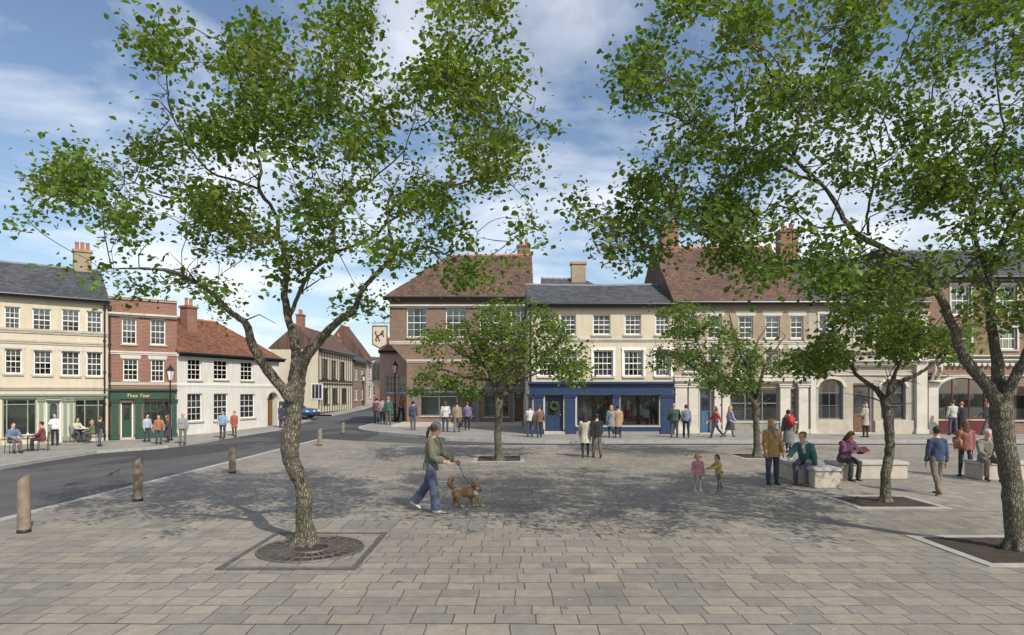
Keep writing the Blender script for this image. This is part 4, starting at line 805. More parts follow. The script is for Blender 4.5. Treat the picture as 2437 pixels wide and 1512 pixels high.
tree('young_street_tree', 'young street tree with a spreading crown in front of the brown brick corner building', (1188, 1097), [
 dict(p=[(1188,1097,19),(1185,1040,18),(1187,1000,18),(1187,955,22)]),
 dict(p=[(1186,972,12),(1177,925,10),(1165,890,8),(1135,845,7),(1115,790,5),(1105,740,2)], d=(0,-.6)), dict(p=[(1145,860,5),(1085,835,4),(1040,790,2)], d=(-.2,.5)), dict(p=[(1170,905,6),(1110,900,5),(1050,880,4),(985,905,2)], d=(0,-.8)),
 dict(p=[(1188,968,13),(1207,925,10),(1217,885,8),(1228,840,6),(1235,790,4),(1262,740,2)], d=(0,.7)), dict(p=[(1182,930,8),(1188,870,6),(1195,800,5),(1185,740,2)], d=(0,.9)),
 dict(p=[(1195,955,11),(1222,915,8),(1262,880,6),(1320,820,4),(1350,795,2)], d=(0,-.6)), dict(p=[(1222,915,5),(1290,885,4),(1370,870,2)], d=(-.2,.5))],
 [T5P], [], 9500, .09, 'leaf_a', .95, per=22, gap=-.3, nf=.02, crad=.26, ntwig=90, seed=45)

# tree pits and the iron grate
def pit(cx, cy, w, d, name, label):
    r = empty(name, (cx, cy, 0), 0, label, 'tree pit', 'tree pits in the paving'); t = .14; mb = MB()
    for a, b_, c, e in ((-w, w, -d, -d + t), (-w, w, d - t, d), (-w, -w + t, -d + t, d - t), (w - t, w, -d + t, d - t)): mb.box(a, b_, c, e, -.02, .014)
    mb.build('edging', 'kerb', r); rnd = random.Random(int(cx * 10)); s = MB(); n = 12
    s.add([(lerp(-w + t, w - t, i / n), lerp(-d + t, d - t, j / n), .006 + rnd.uniform(0, .03) * (0 < i < n and 0 < j < n)) for j in range(n + 1) for i in range(n + 1)], [(j * (n + 1) + i, j * (n + 1) + i + 1, (j + 1) * (n + 1) + i + 1, (j + 1) * (n + 1) + i) for j in range(n) for i in range(n)])
    s.build('soil', 'soil', r, True); return r
p = floor_pt(1188, 1092); pit(p.x, p.y + .0, .82, .95, 'tree_pit', 'square tree pit with bare soil under the tree by the corner building')
p = floor_pt(1801, 1086); pit(p.x + .0, p.y, .8, .85, 'tree_pit', 'square tree pit with bare soil behind the woman in a scarf')
p = floor_pt(2107, 1195); pit(p.x - .05, p.y, .88, .72, 'tree_pit', 'square tree pit with bare soil in front of the benches')
p = floor_pt(2419, 1310); pit(p.x - .05, p.y + .02, .95, .85, 'tree_pit', 'square tree pit with bare soil at the foot of the leaning tree')
g = empty('tree_grate', (-2.78, 8.72, 0), 0, 'round iron tree grate with radial slots set in a square stone frame', 'tree grate')
mb = MB(); w, d, t = .86, 1.0, .07
for a, b_, c, e in ((-w, w, -d, -d + t), (-w, w, d - t, d), (-w, -w + t, -d + t, d - t), (w - t, w, -d + t, d - t)): mb.box(a, b_, c, e, -.03, .016)
mb.build('frame', 'grate_iron' if 'grate_iron' in MATS else pm('grate_iron', (.115, .1, .09), .6, .35, 9, .3, .3), g)
mb = MB(); N = 40; sq = []
for k in range(N):
    a0, a1 = 2 * math.pi * k / N, 2 * math.pi * (k + 1) / N
    def edge(a): s_ = min((w - t) / max(abs(math.cos(a)), 1e-6), (d - t) / max(abs(math.sin(a)), 1e-6)); return (s_ * math.cos(a), s_ * math.sin(a))
    P0, P1 = edge(a0), edge(a1); R_ = .715
    mb.add([(R_ * math.cos(a0), R_ * math.sin(a0), .007), (P0[0], P0[1], .007), (P1[0], P1[1], .007), (R_ * math.cos(a1), R_ * math.sin(a1), .007)], [(0, 1, 2, 3)])
mb.build('infill_setts', 'paving', g)
mb = MB(); mb.torus((0, 0, .012), .7, .022, 40, 6, 'z'); mb.torus((0, 0, .016), .25, .024, 28, 6, 'z'); mb.torus((0, 0, .012), .48, .014, 36, 6, 'z')
for k in range(28):
    a = 2 * math.pi * (k + .5) / 28; ca, sa = math.cos(a), math.sin(a); r0, r1, hw = .25, .7, .013
    mb.vprism([(r0 * ca + hw * sa, r0 * sa - hw * ca), (r1 * ca + hw * 1.5 * sa, r1 * sa - hw * 1.5 * ca), (r1 * ca - hw * 1.5 * sa, r1 * sa + hw * 1.5 * ca), (r0 * ca - hw * sa, r0 * sa + hw * ca)], .0, .022)
mb.build('iron_grate', pm('grate_iron', (.115, .1, .09), .6, .35, 9, .3, .3), g)
MB().lathe([(.71, .002), (.71, .004), (.0, .004)], 32).build('soil', 'soil', g)

# ================= people =================
def cloth(col, rough=.88):
    name = 'cloth_%03d_%03d_%03d' % tuple(int(c * 999) for c in col)
    if name in MATS: return MATS[name]
    m = bpy.data.materials.new(name); t = NT(m); b = pbsdf(t, col, rough, 0, .2); v = coords(t); b.inputs['Sheen Weight'].default_value = .15
    g = sum(col) / 3; col = [lerp(c, g, .18) for c in col]
    c, f = vary(t, col, .28, 5, v, 7); c2, f2 = vary(t, (1, 1, 1), .22, 28, v); c = mix(t, c, c2, 1.0, 'MULTIPLY'); t.l(c, b.inputs['Base Color'])
    mp = t.n('ShaderNodeMapping'); mp.inputs['Scale'].default_value = (1, 1, .45); t.l(v, mp.inputs[0]); n1 = t.n('ShaderNodeTexNoise'); n1.inputs['Scale'].default_value = 11; n1.inputs['Detail'].default_value = 4; n1.inputs['Distortion'].default_value = 1.2; t.l(mp.outputs[0], n1.inputs['Vector'])
    bump(t, n1.outputs['Fac'], b, .8, .035); t.out(b.outputs[0]); MATS[name] = m; return m
for n_, c_ in (('hair_dark', (.025, .018, .014)), ('hair_brown', (.085, .045, .022)), ('hair_blond', (.36, .23, .095)), ('hair_grey', (.34, .33, .32)), ('hair_red', (.2, .07, .025)), ('shoe_dark', (.025, .022, .02)), ('shoe_tan', (.2, .11, .05)), ('shoe_white', (.6, .58, .55))):
    pm(n_, c_, .6, .25, 30, .3)
def V3(x=0, y=0, z=0): return Vector((x, y, z))
def person(label, pos, h, face, legs=((2, 2, 2), (-2, 2, 2)), arms=((3, 9, 12, 0), (3, 9, 12, 0)), lean=0, hp=0, yaw=0, seat=None, top=('jacket', (.1, .1, .12)), bot=('trousers', (.06, .06, .08)),
           hair=('short', 'hair_brown'), near=0, skin='skin', shoes='shoe_dark', scarf=None, hs=1.0, group=None, fat=1.0, hat=None, cat='person'):
    """legs/arms are (left, right); leg = thigh pitch, knee bend, spread; arm = pitch, out, elbow bend, inward turn of the forearm (degrees)"""
    s = h / 1.75; J = {}
    l = R(lean); up = V3(0, -math.sin(l), math.cos(l)); fw = V3(0, -math.cos(l), -math.sin(l))
    def ldir(a, ab, sx): a, ab = R(a), R(ab); return V3(math.sin(ab) * sx, -math.sin(a) * math.cos(ab), -math.cos(a) * math.cos(ab))
    L = []
    for (a, k, ab), sx in zip(legs, (1, -1)):
        hipj = V3(.095 * sx * fat, 0, 0); kn = hipj + ldir(a, ab, sx) * .42; an = kn + ldir(a - k, ab * .3, sx) * .41
        th = R(max(0, -(a - k) - 12)) if seat is None else 0
        L.append([hipj, kn, an, th])
    pz = max(-q[2].z + .075 + math.sin(q[3]) * .13 for q in L) if seat is None else seat / s + .1
    P0 = V3(0, 0, pz); ox = 0 if seat is not None else -sum(q[2].y for q in L) / 2
    P0.y = ox
    for q in L:
        for i in range(3): q[i] = q[i] + P0
    vb = (.007 if near > 1 else .0095 if near else .014); vc = (.011 if near else .017)
    S = lambda pts: [p * s for p in pts]
    # --- body: one continuous skin
    mb = MB()
    def T(pts, rad, n=10, ref=(1, 0, 0), m=None): (m or mb).tube(S(pts), [((r[0] * s, r[1] * s) if isinstance(r, tuple) else r * s) for r in rad], n, True, ref)
    f = fat
    T([P0 - up * .09, P0, P0 + up * .13, P0 + up * .3, P0 + up * .41, P0 + up * .47, P0 + up * .56], [(.13 * f, .1 * f), (.16 * f, .115 * f), (.135 * f, .1 * f), (.155 * f, .112 * f), (.16, .095), (.09, .07), (.05, .052)])
    y = R(yaw); hx = V3(math.cos(y), math.sin(y), 0); hl = l * .6 + R(hp); hu = V3(0, -math.sin(hl), math.cos(hl)); hu = Matrix.Rotation(y, 3, 'Z') @ hu; hf = hx.cross(hu) * -1
    if hf.y > 0 and abs(yaw) < 90: hf = -hf
    Hc = P0 + up * .55 + hu * (.105 * hs) + hf * .022
    prof = [(-.118, .03, .036), (-.1, .048, .062), (-.06, .064, .083), (-.02, .071, .093), (.03, .075, .097), (.07, .068, .087), (.098, .048, .062), (.114, .02, .026)]
    T([Hc + hu * q[0] * hs for q in prof], [(q[1] * hs, q[2] * hs) for q in prof], 14, hx)
    mb.ball((Hc + hf * .098 * hs - hu * .022 * hs) * s, .0155 * hs * s, 8, 6); mb.ball((Hc + hf * .07 * hs - hu * .098 * hs) * s, .03 * hs * s, 8, 6); mb.tube(S([Hc + hf * .092 * hs + hu * .012 * hs, Hc + hf * .102 * hs - hu * .022 * hs]), [.008 * hs * s, .012 * hs * s], 8)
    for sx in (1, -1): mb.ball((Hc + hx * .074 * sx * hs - hf * .005 - hu * .012 * hs) * s, (.014 * s, .02 * s, .03 * s), 8, 6)
    paint = [((Hc + hf * .088 * hs + hx * .031 * sx * hs + hu * .012 * hs) * s, .0135 * hs * s, 1) for sx in (1, -1)] + [((Hc + hf * .093 * hs + hx * q - hu * .064 * hs) * s, .012 * hs * s, 2) for q in (-.012, 0, .012)]
    A = []
    for (a, ab, bd, inw), sx in zip(arms, (1, -1)):
        sh = P0 + up * .425 + V3(.168 * sx * f, 0, 0); ua = ldir(a + lean * .3, ab, sx); el = sh + ua * .285; fa = ldir(a + lean * .3 + bd, ab * .4 - inw, sx); wr = el + fa * .25
        A.append((sh, el, wr, fa)); T([sh - V3(.05 * sx, 0, -.01), sh, sh.lerp(el, .5), el, el.lerp(wr, .4), wr], [.05, .054, .047, .039, .038, .026], 8, None)
        w = V3(0, -1, 0); w = (w - fa * w.dot(fa)); w = w.normalized() if w.length > .25 else V3(0, 0, 1); nrm = fa.cross(w).normalized()
        if nrm.x * sx > 0: nrm = -nrm          # palm side faces the body
        if near:
            T([wr - fa * .01, wr + fa * .03, wr + fa * .075, wr + fa * .095], [(.026, .019), (.036, .017), (.04, .015), (.036, .012)], 10, w)
            for i, ln in enumerate((.066, .075, .07, .054)):
                b_ = wr + fa * .088 + w * (.028 - i * .0187); d1 = (fa + nrm * .22).normalized(); d2 = (fa + nrm * .95).normalized()
                T([b_ - fa * .012, b_, b_ + d1 * ln * .5, b_ + d1 * ln * .5 + d2 * ln * .5], [.0095, .0095, .0088, .007], 6, None)
            b_ = wr + fa * .03 + w * .03; d1 = (fa * .75 + w * .6 + nrm * .25).normalized(); T([b_ - w * .012, b_ + d1 * .035, b_ + (d1 + nrm * .2 + fa * .3).normalized() * .065], [.0125, .011, .008], 6, None)
        else:
            T([wr, wr + fa * .05, wr + fa * .1, wr + fa * .1 + (fa + nrm * .6).normalized() * .07], [(.024, .018), (.036, .02), (.036, .018), (.024, .013)], 8, w)
            b_ = wr + fa * .035 + w * .028; T([b_, b_ + (fa + w * .6).normalized() * .06], [.014, .012], 6, None)
        J['hand' + 'LR'[sx < 0]] = (wr + fa * .1 + nrm * .02) * s
    for hipj, kn, an, th in L: T([hipj + V3(0, 0, .03), hipj.lerp(kn, .3), kn, kn.lerp(an, .35), an, an - V3(0, 0, .05)], [.082 * f, .078 * f, .052, .05, .034, .034], 8, None)
    body = mb.build('person', [skin, 'eye', 'lip']); fuse(body, vb * (s if hs > 1.1 else 1), 3, 0, 9, paint if near else None)
    body.location = pos; body.rotation_euler = (0, 0, R(face)); tag(body, label, cat, group)
    # --- shoes
    for hipj, kn, an, th in L:
        m2 = MB(); fdir = V3(0, -math.cos(th), -math.sin(th)); fup = V3(0, -math.sin(th), math.cos(th)); b_ = an - fup * .045
        rx = [(.03, .03), (.036, .034), (.041, .032), (.044, .024), (.032, .017), (.012, .01)]
        pp = [b_ - fdir * .065, b_ - fdir * .04, b_ + fdir * .03, b_ + fdir * .1, b_ + fdir * .155, b_ + fdir * .178]
        m2.tube(S([p + fup * (r[1] - .03) for p, r in zip(pp, rx)]), [(r[0] * s, r[1] * s) for r in rx], 10, True, (1, 0, 0)); m2.tube(S([b_ + fup * .0, an + fup * .035]), [(.036 * s, .042 * s), (.037 * s, .042 * s)], 10, True, (1, 0, 0))
        m2.build('shoe', shoes, body, True)
    # --- legs' clothing
    kind, col = bot; m3 = MB(); st = seat is not None
    dn = V3(0, 0, -1)
    if kind in ('trousers', 'wide', 'leggings', 'skirt', 'dress'):
        rr = {'trousers': (.098, .094, .07, .064, .06), 'wide': (.1, .1, .085, .09, .1), 'leggings': (.09, .084, .058, .056, .042), 'skirt': (.088, .082, .057, .054, .04), 'dress': (.088, .082, .057, .054, .04)}[kind]
        for hipj, kn, an, th in L:
            e = an + (kn - an).normalized() * (.02 if kind != 'wide' else -.005)
            T([hipj + V3(0, 0, .06), hipj.lerp(kn, .25), kn, kn.lerp(e, .4), e], [r * (f if i < 2 else 1) for i, r in enumerate(rr)], 10, None, m3)
        T([P0 - up * .1, P0 - up * .02, P0 + up * .1], [(.15 * f, .115 * f), (.172 * f, .128 * f), (.15 * f, .115 * f)], 12, (1, 0, 0), m3)
        if kind in ('skirt', 'dress'): lc = (.03, .03, .035)
        tr = m3.build('trousers' if kind in ('trousers', 'wide') else 'leggings', cloth(col if kind not in ('skirt', 'dress') else lc), body); fuse(tr, vc, 3, .011, 9)
    if kind == 'skirt' or top[0] == 'coat':
        ln, cc = (.52, col) if kind == 'skirt' else (.34, top[1]); m4 = MB()
        if st: k2 = [(q[0] + (q[1] - q[0]) * .85) for q in L]; mid = (k2[0] + k2[1]) / 2; T([P0 + up * .1, P0, mid], [(.16, .12), (.2, .15), (.2, .1)], 12, (1, 0, 0), m4)
        else:
            md = (L[0][1] + L[1][1]) / 2; sp = abs(L[0][1].y - L[1][1].y); T([P0 + up * .12, P0 + dn * .02, V3(md.x, (P0.y + md.y) / 2, pz - ln * .6), V3(md.x, md.y, pz - ln)], [(.15 * f, .115 * f), (.185 * f, .145 * f), (.2 * f, .15 + sp * .3), (.215 * f, .16 + sp * .45)], 14, (1, 0, 0), m4)
        sk = m4.build('skirt' if kind == 'skirt' else 'coat_skirt', cloth(cc), body); fuse(sk, vc, 3, .01, 9)
    # --- upper clothing
    kind, col = top; m5 = MB(); hem = {'jacket': .1, 'jumper': .06, 'coat': .14, 'tunic': .2, 'shirt': .05}[kind]; e = .012 if kind in ('shirt', 'jumper') else .02
    if st: hem = min(hem, .08)
    T([P0 - up * hem, P0, P0 + up * .13, P0 + up * .3, P0 + up * .4, P0 + up * .455, P0 + up * .5], [((.18 + hem * .18) * f, (.135 + hem * .15) * f), (.165 * f + e, .125 * f + e), (.15 * f + e, .112 * f + e), (.162 * f + e, .118 * f + e), (.165 + e, .1 + e), (.115 + e, .075 + e), (.058 + e, .056 + e)], 14, (1, 0, 0), m5)
    for sh, el, wr, fa in A: sx = 1 if sh.x > 0 else -1; T([sh - V3(.07 * sx, 0, -.01), sh + V3(0, 0, .004), sh.lerp(el, .5), el, el.lerp(wr, .5), wr - fa * .012], [.058 + e, .062 + e, .052 + e, .047 + e, .042 + e, .034 + e], 10, None, m5)
    fuse(m5.build({'coat': 'coat', 'jacket': 'jacket', 'jumper': 'jumper', 'tunic': 'tunic', 'shirt': 'shirt'}[kind], cloth(col), body), vc, 3, .015, 9)
    # --- hair, hat, scarf
    hk, hm = hair
    if hk != 'bald':
        m6 = MB(); q = [(-.055, .062, .06), (-.02, .082, .085), (.035, .086, .098), (.08, .078, .092), (.11, .055, .066), (.128, .02, .025)]
        c0 = Hc - hf * .02 + hu * .004; T([c0 + hu * a_ * hs for a_, b_, d_ in q], [(b_ * hs, d_ * hs) for a_, b_, d_ in q], 14, hx, m6)
        if hk in ('long', 'bob'):
            ln = .3 if hk == 'long' else .15; T([c0 + hu * .06 - hf * .03, c0 - hf * .045 - hu * .02, c0 - hf * .06 - hu * ln * .6, c0 - hf * .075 - hu * ln], [(.08, .06), (.088, .06), (.09, .05), (.07, .03)], 12, hx, m6)
            for sx in (1, -1): T([c0 + hx * sx * .06 + hu * .03 + hf * .03, c0 + hx * sx * .08 - hu * .04 + hf * .03, c0 + hx * sx * .078 - hu * ln * .85 + hf * .0], [.03, .03, .022], 8, None, m6)
        if hk == 'pony': T([c0 - hf * .08 + hu * .02, c0 - hf * .125 - hu * .02, c0 - hf * .12 - hu * .12, c0 - hf * .1 - hu * .22], [.025, .035, .03, .012], 8, None, m6)
        if hk == 'bun': m6.ball((c0 - hf * .09 + hu * .06) * s, .045 * s, 10, 7)
        if hk == 'pigtails':
            for sx in (1, -1): m6.ball((c0 + hx * sx * .105 * hs - hu * .02) * s, (.03 * s * hs, .03 * s * hs, .045 * s * hs), 8, 6)
        fuse(m6.build('hair', hm, body), vc * .75, 2, .012, 26)
    if hat:
        m7 = MB(); q = [(.0, .084, .1), (.03, .09, .107), (.05, .088, .104), (.1, .075, .088), (.135, .04, .05), (.145, .01, .012)]; c0 = Hc - hf * .012 + hu * .012
        T([c0 + hu * a_ * hs for a_, b_, d_ in q], [(b_ * hs, d_ * hs) for a_, b_, d_ in q], 14, hx, m7); m7.build('hat', cloth(hat), body, True)
    if scarf:
        m8 = MB(); c0 = P0 + up * .505; m8.tube(S([c0 + V3(math.cos(k * math.pi / 6) * .082, math.sin(k * math.pi / 6) * .075, .012 * math.sin(k * 1.7)) for k in range(13)]), [.036 * s] * 13, 8)
        m8.tube(S([c0 + fw * .07, c0 + fw * .125 - up * .08 + V3(.02, 0, 0), c0 + fw * .15 - up * .22 + V3(.035, 0, 0)]), [(.04 * s, .02 * s), (.045 * s, .018 * s), (.042 * s, .014 * s)], 8, True, (1, 0, 0)); fuse(m8.build('scarf', cloth(scarf), body), vc, 2, .008, 12)
    J['head'] = Hc * s; J['P0'] = P0 * s; J['A'] = [[q * s for q in a_[:3]] for a_ in A]; J['chest'] = (P0 + up * .35) * s
    M = Matrix.Translation(pos) @ Matrix.Rotation(R(face), 4, 'Z'); J['w'] = lambda v: M @ v; J['M'] = M; J['s'] = s
    return body, J
def fpt(zone, px, fy):
    if zone == 'S': return floor_pt(px, fy, 0)
    if zone == 'P': return floor_pt(px, fy, PZ)
    if zone == 'T': return floor_pt(px, fy, .2)
    return left_pt(px, fy)
def stand(label, zone, px, fy, hy, face, **kw):
    p = fpt(zone, px, fy); h = min(1.86, max(1.5, (fy - hy) * p.y / F)) if 'h' not in kw else kw.pop('h')
    return person(label, p, h, face, **kw)
W1 = dict(legs=((18, 6, 1), (-20, 14, 1)), arms=((-16, 7, 14, 0), (18, 7, 22, 0)))      # left leg forward
W2 = dict(legs=((-20, 14, 1), (18, 6, 1)), arms=((18, 7, 22, 0), (-16, 7, 14, 0)))
G1, G2, G3 = 'people in the square', 'people on the pavement by the shops', 'people outside the cafe row'
# nearest: the dog walker
dw, dwJ = stand('person in an olive jacket and grey knit hat walking a small dog', 'S', 1012, 1218, 996, 80, legs=((-15, 24, 1), (10, 3, 1)), arms=((30, 4, 28, 0), (8, 7, 62, 6)), lean=4, hp=14, hat=(.16, .15, .15), top=('jacket', (.17, .17, .1)), bot=('wide', (.075, .1, .17)), hair=('pony', 'hair_brown'), near=2, shoes='shoe_white', group=G1)
stand('person facing the square in a mustard jumper and grey scarf beside the far tree', 'S', 1838, 1153, 990, 4, legs=((1, 2, 2), (5, 6, 2)), arms=((4, 9, 14, 0), (5, 10, 18, 4)), top=('tunic', (.42, .25, .06)), bot=('trousers', (.045, .06, .11)), hair=('bob', 'hair_blond'), scarf=(.25, .24, .25), near=1, group=G1, yaw=8)
stand('person in a dark blue jumper walking away, hands at the sides', 'S', 2234, 1178, 1008, 178, legs=((-14, 12, 1), (12, 4, 1)), arms=((3, 7, 10, 0), (-5, 8, 10, 0)), top=('jumper', (.035, .06, .14)), bot=('trousers', (.2, .17, .13)), hair=('short', 'hair_dark'), near=1, shoes='shoe_tan', group=G1)
b14, J14 = stand('person with long brown hair walking away with a tan shoulder bag', 'S', 2302, 1136, 1000, 170, legs=((10, 6, 1), (-12, 16, 1)), arms=((2, 12, 40, 10), (0, 8, 12, 0)), top=('jacket', (.3, .1, .08)), bot=('leggings', (.05, .055, .075)), hair=('long', 'hair_brown'), near=1, group=G1)
KB = floor_pt(1660, 1169); stand('toddler with pigtails in a pink smock facing the square', 'S', 1660, 1169, 1083, 6, h=.82, legs=((3, 3, 1), (-2, 3, 1)), arms=((6, 12, 14, 0), (6, 12, 20, 0)), top=('tunic', (.55, .2, .25)), bot=('leggings', (.3, .3, .34)), hair=('pigtails', 'hair_blond'), hs=1.42, near=1, shoes='shoe_white', group='toddlers', fat=1.15)
stand('toddler in a yellow coat reaching an arm towards the other toddler', 'S', 1714, 1169, 1087, -72, h=.8, legs=((14, 8, 2), (-14, 12, 2)), arms=((62, 8, 10, 0), (52, 8, 12, 0)), lean=8, top=('tunic', (.55, .38, .05)), bot=('trousers', (.09, .13, .24)), hair=('bob', 'hair_brown'), hs=1.4, near=1, shoes='shoe_tan', group='toddlers', fat=1.15)
stand('person with long dark hair in a pale coat walking away across the square', 'S', 1393, 1089, 984, 176, top=('coat', (.5, .45, .37)), bot=('leggings', (.03, .03, .035)), hair=('long', 'hair_dark'), near=1, **{**W2, 'legs': ((-12, 9, 1), (10, 4, 1))}, group='pair walking across the square')
stand('person in a black jacket and brown trousers walking beside the pale coat', 'S', 1421, 1090, 980, 184, top=('jacket', (.025, .027, .03)), bot=('trousers', (.15, .11, .075)), hair=('short', 'hair_dark'), near=1, **{**W1, 'legs': ((11, 4, 1), (-13, 10, 1))}, group='pair walking across the square')
b9, J9 = stand('person in a grey skirt with a red rucksack walking towards the shops', 'S', 1877, 1077, 971, 178, top=('jumper', (.12, .15, .13)), bot=('skirt', (.16, .16, .17)), hair=('short', 'hair_dark'), scarf=(.06, .06, .07), near=1, legs=((-7, 7, 0), (8, 4, 0)), group=G1)
# seated on the stone benches
p10 = V3(6.98, 14.95, 0); b10, J10 = person('person in a teal cardigan and cream scarf leaning on one knee on the bench', p10, 1.68, -42, legs=((88, 82, 7), (80, 92, 5)), arms=((-14, 14, 6, 0), (46, 8, 16, 5)), lean=24, hp=-4, seat=.44, top=('jacket', (.05, .19, .2)), bot=('trousers', (.11, .13, .19)), hair=('bun', 'hair_red'), scarf=(.55, .5, .4), near=1, yaw=-14, shoes='shoe_tan', group='people sitting on benches')
p11 = V3(8.28, 15.72, 0); b11, J11 = person('person in a plum jacket bent over an open book on the bench', p11, 1.66, 12, legs=((78, 88, 4), (82, 86, 4)), arms=((30, 8, 68, 14), (30, 8, 68, 14)), lean=17, hp=30, seat=.42, top=('jacket', (.16, .05, .11)), bot=('trousers', (.05, .05, .06)), hair=('long', 'hair_brown'), near=1, group='people sitting on benches')
p17 = V3(11.68, 15.55, 0); b17, J17 = person('old person with white hair seated holding a walking stick by the leaning tree', p17, 1.66, -12, legs=((80, 78, 6), (84, 82, 8)), arms=((24, 10, 52, 8), (26, 8, 48, 4)), lean=8, hp=12, seat=.44, top=('jacket', (.2, .19, .15)), bot=('trousers', (.14, .13, .12)), hair=('short', 'hair_grey'), near=1, group='people sitting on benches')
# along the right hand shops
stand('person in a white top holding hands outside the navy shop door', 'P', 1261, 1041, 967, 172, top=('shirt', (.62, .6, .56)), bot=('trousers', (.06, .08, .14)), arms=((20, 14, 10, -8), (2, 8, 10, 0)), hair=('short', 'hair_dark'), group='pair holding hands')
stand('person in a brown jacket holding hands outside the navy shop door', 'P', 1284, 1042, 968, 186, top=('jacket', (.2, .11, .06)), bot=('trousers', (.05, .05, .06)), arms=((2, 8, 12, 0), (20, 16, 10, -8)), legs=((-10, 10, 1), (8, 3, 1)), hair=('short', 'hair_brown'), group='pair holding hands')
stand('person in a grey coat looking into the draper window, left of two', 'P', 1455, 1042, 976, 176, top=('coat', (.24, .25, .27)), bot=('leggings', (.04, .04, .045)), hair=('bob', 'hair_blond'), group=G2)
stand('person in a long camel coat looking into the draper window, right of two', 'P', 1471, 1042, 973, 182, top=('coat', (.4, .27, .14)), bot=('leggings', (.03, .03, .035)), hair=('short', 'hair_dark'), group=G2)
stand('broad person in a dark green coat by the end of the navy shopfront', 'P', 1605, 1042, 957, 176, top=('jacket', (.05, .09, .06)), bot=('trousers', (.09, .09, .1)), hair=('short', 'hair_grey'), fat=1.16, arms=((8, 14, 22, 5), (8, 14, 22, 5)), group=G2)
stand('person in a slate blue shirt and black trousers by the first stone pilaster', 'P', 1633, 1043, 960, 168, top=('shirt', (.16, .22, .3)), bot=('trousers', (.025, .025, .03)), hair=('short', 'hair_dark'), legs=((6, 3, 1), (-9, 8, 1)), group=G2)
stand('person in a red top striding left past the blue door', 'P', 1706, 1042, 970, -80, top=('jumper', (.45, .05, .05)), bot=('trousers', (.05, .06, .1)), hair=('bob', 'hair_brown'), legs=((26, 8, 1), (-26, 14, 1)), arms=((-28, 7, 12, 0), (26, 7, 20, 0)), group='pair walking past the pilastered shop')
stand('person in a lilac jacket and dark skirt walking beside the red top', 'P', 1734, 1040, 966, 96, top=('jacket', (.34, .28, .42)), bot=('skirt', (.05, .05, .08)), hair=('long', 'hair_blond'), legs=((18, 6, 1), (-20, 16, 1)), arms=((-12, 8, 18, 0), (14, 8, 24, 0)), group='pair walking past the pilastered shop')
stand('person in a long beige coat and hat at the plain oak door', 'P', 2060, 1041, 953, 215, top=('coat', (.42, .35, .25)), bot=('leggings', (.03, .03, .03)), hair=('bob', 'hair_grey'), hat=(.1, .07, .06), arms=((18, 8, 50, 8), (4, 10, 14, 0)), group=G2)
stand('person in a pale jumper at the arched display window, left of a couple', 'P', 2268, 1036, 949, 176, top=('jumper', (.5, .48, .42)), bot=('trousers', (.07, .09, .15)), hair=('short', 'hair_brown'), arms=((4, 10, 12, 0), (20, 10, 60, 10)), legs=((3, 2, 4), (-3, 2, 4)), group='couple at the arched window')
stand('person in a long black coat at the arched display window, right of a couple', 'P', 2289, 1034, 953, 186, top=('coat', (.03, .03, .035)), bot=('leggings', (.03, .03, .03)), hair=('short', 'hair_blond'), group='couple at the arched window')
stand('person in grey striding past the right end of the arched window', 'P', 2358, 1036, 948, -110, top=('jacket', (.22, .22, .23)), bot=('trousers', (.12, .12, .13)), hair=('short', 'hair_dark'), legs=((22, 6, 1), (-26, 22, 1)), arms=((-20, 8, 20, 0), (24, 8, 40, 0)), group=G2)
# on the nose of the pavement and the terrace
for lb, px, fy, hy, tp, bt, hr in (('person in a maroon jacket on the pavement nose, outermost of three side by side', 896, 1008, 945, (.2, .05, .06), (.06, .07, .1), 'hair_dark'), ('person in a mid grey jacket on the pavement nose, between two others', 910, 1010, 944, (.3, .3, .31), (.05, .05, .06), 'hair_brown'), ('person in a bottle green jacket on the pavement nose, nearest the lamp post', 924, 1011, 942, (.04, .13, .09), (.13, .11, .08), 'hair_blond')):
    stand(lb, 'P', px, fy, hy, 178, top=('jacket', tp), bot=('trousers', bt), hair=('short', hr), group='three people on the pavement nose')
stand('person in a sleeveless orange top leaning by the lamp post at the brick corner', 'P', 953, 1003, 927, 40, top=('shirt', (.55, .22, .06)), bot=('wide', (.07, .06, .08)), hair=('bob', 'hair_dark'), legs=((14, 18, 3), (-10, 12, 3)), arms=((70, 30, 20, 0), (10, 12, 60, 0)), lean=8, group=G2)
stand('person in dark blue facing the brick building, alone behind the dog walker', 'P', 983, 1024, 952, 182, top=('jumper', (.05, .07, .13)), bot=('trousers', (.1, .1, .12)), hair=('short', 'hair_dark'), legs=((6, 3, 0), (-5, 4, 0)), group=G2)
stand('person in a padded white jacket outside the grey shop, left of three', 'P', 1060, 1028, 952, 184, top=('jacket', (.55, .55, .55)), bot=('trousers', (.05, .06, .1)), hair=('bob', 'hair_brown'), fat=1.08, legs=((8, 4, 1), (-8, 6, 1)), group='three people outside the grey shop')
b33, J33 = stand('person in a tan jacket carrying a dark bag, middle of three by the grey shop', 'P', 1087, 1029, 953, 176, top=('jacket', (.34, .24, .14)), bot=('trousers', (.14, .15, .17)), hair=('short', 'hair_dark'), legs=((-12, 10, 1), (12, 4, 1)), group='three people outside the grey shop')
stand('person in a violet jacket outside the grey shop, right of three', 'P', 1112, 1024, 955, 172, top=('jacket', (.2, .12, .3)), bot=('trousers', (.03, .03, .035)), hair=('short', 'hair_red'), arms=((6, 10, 50, 10), (4, 9, 12, 0)), group='three people outside the grey shop')
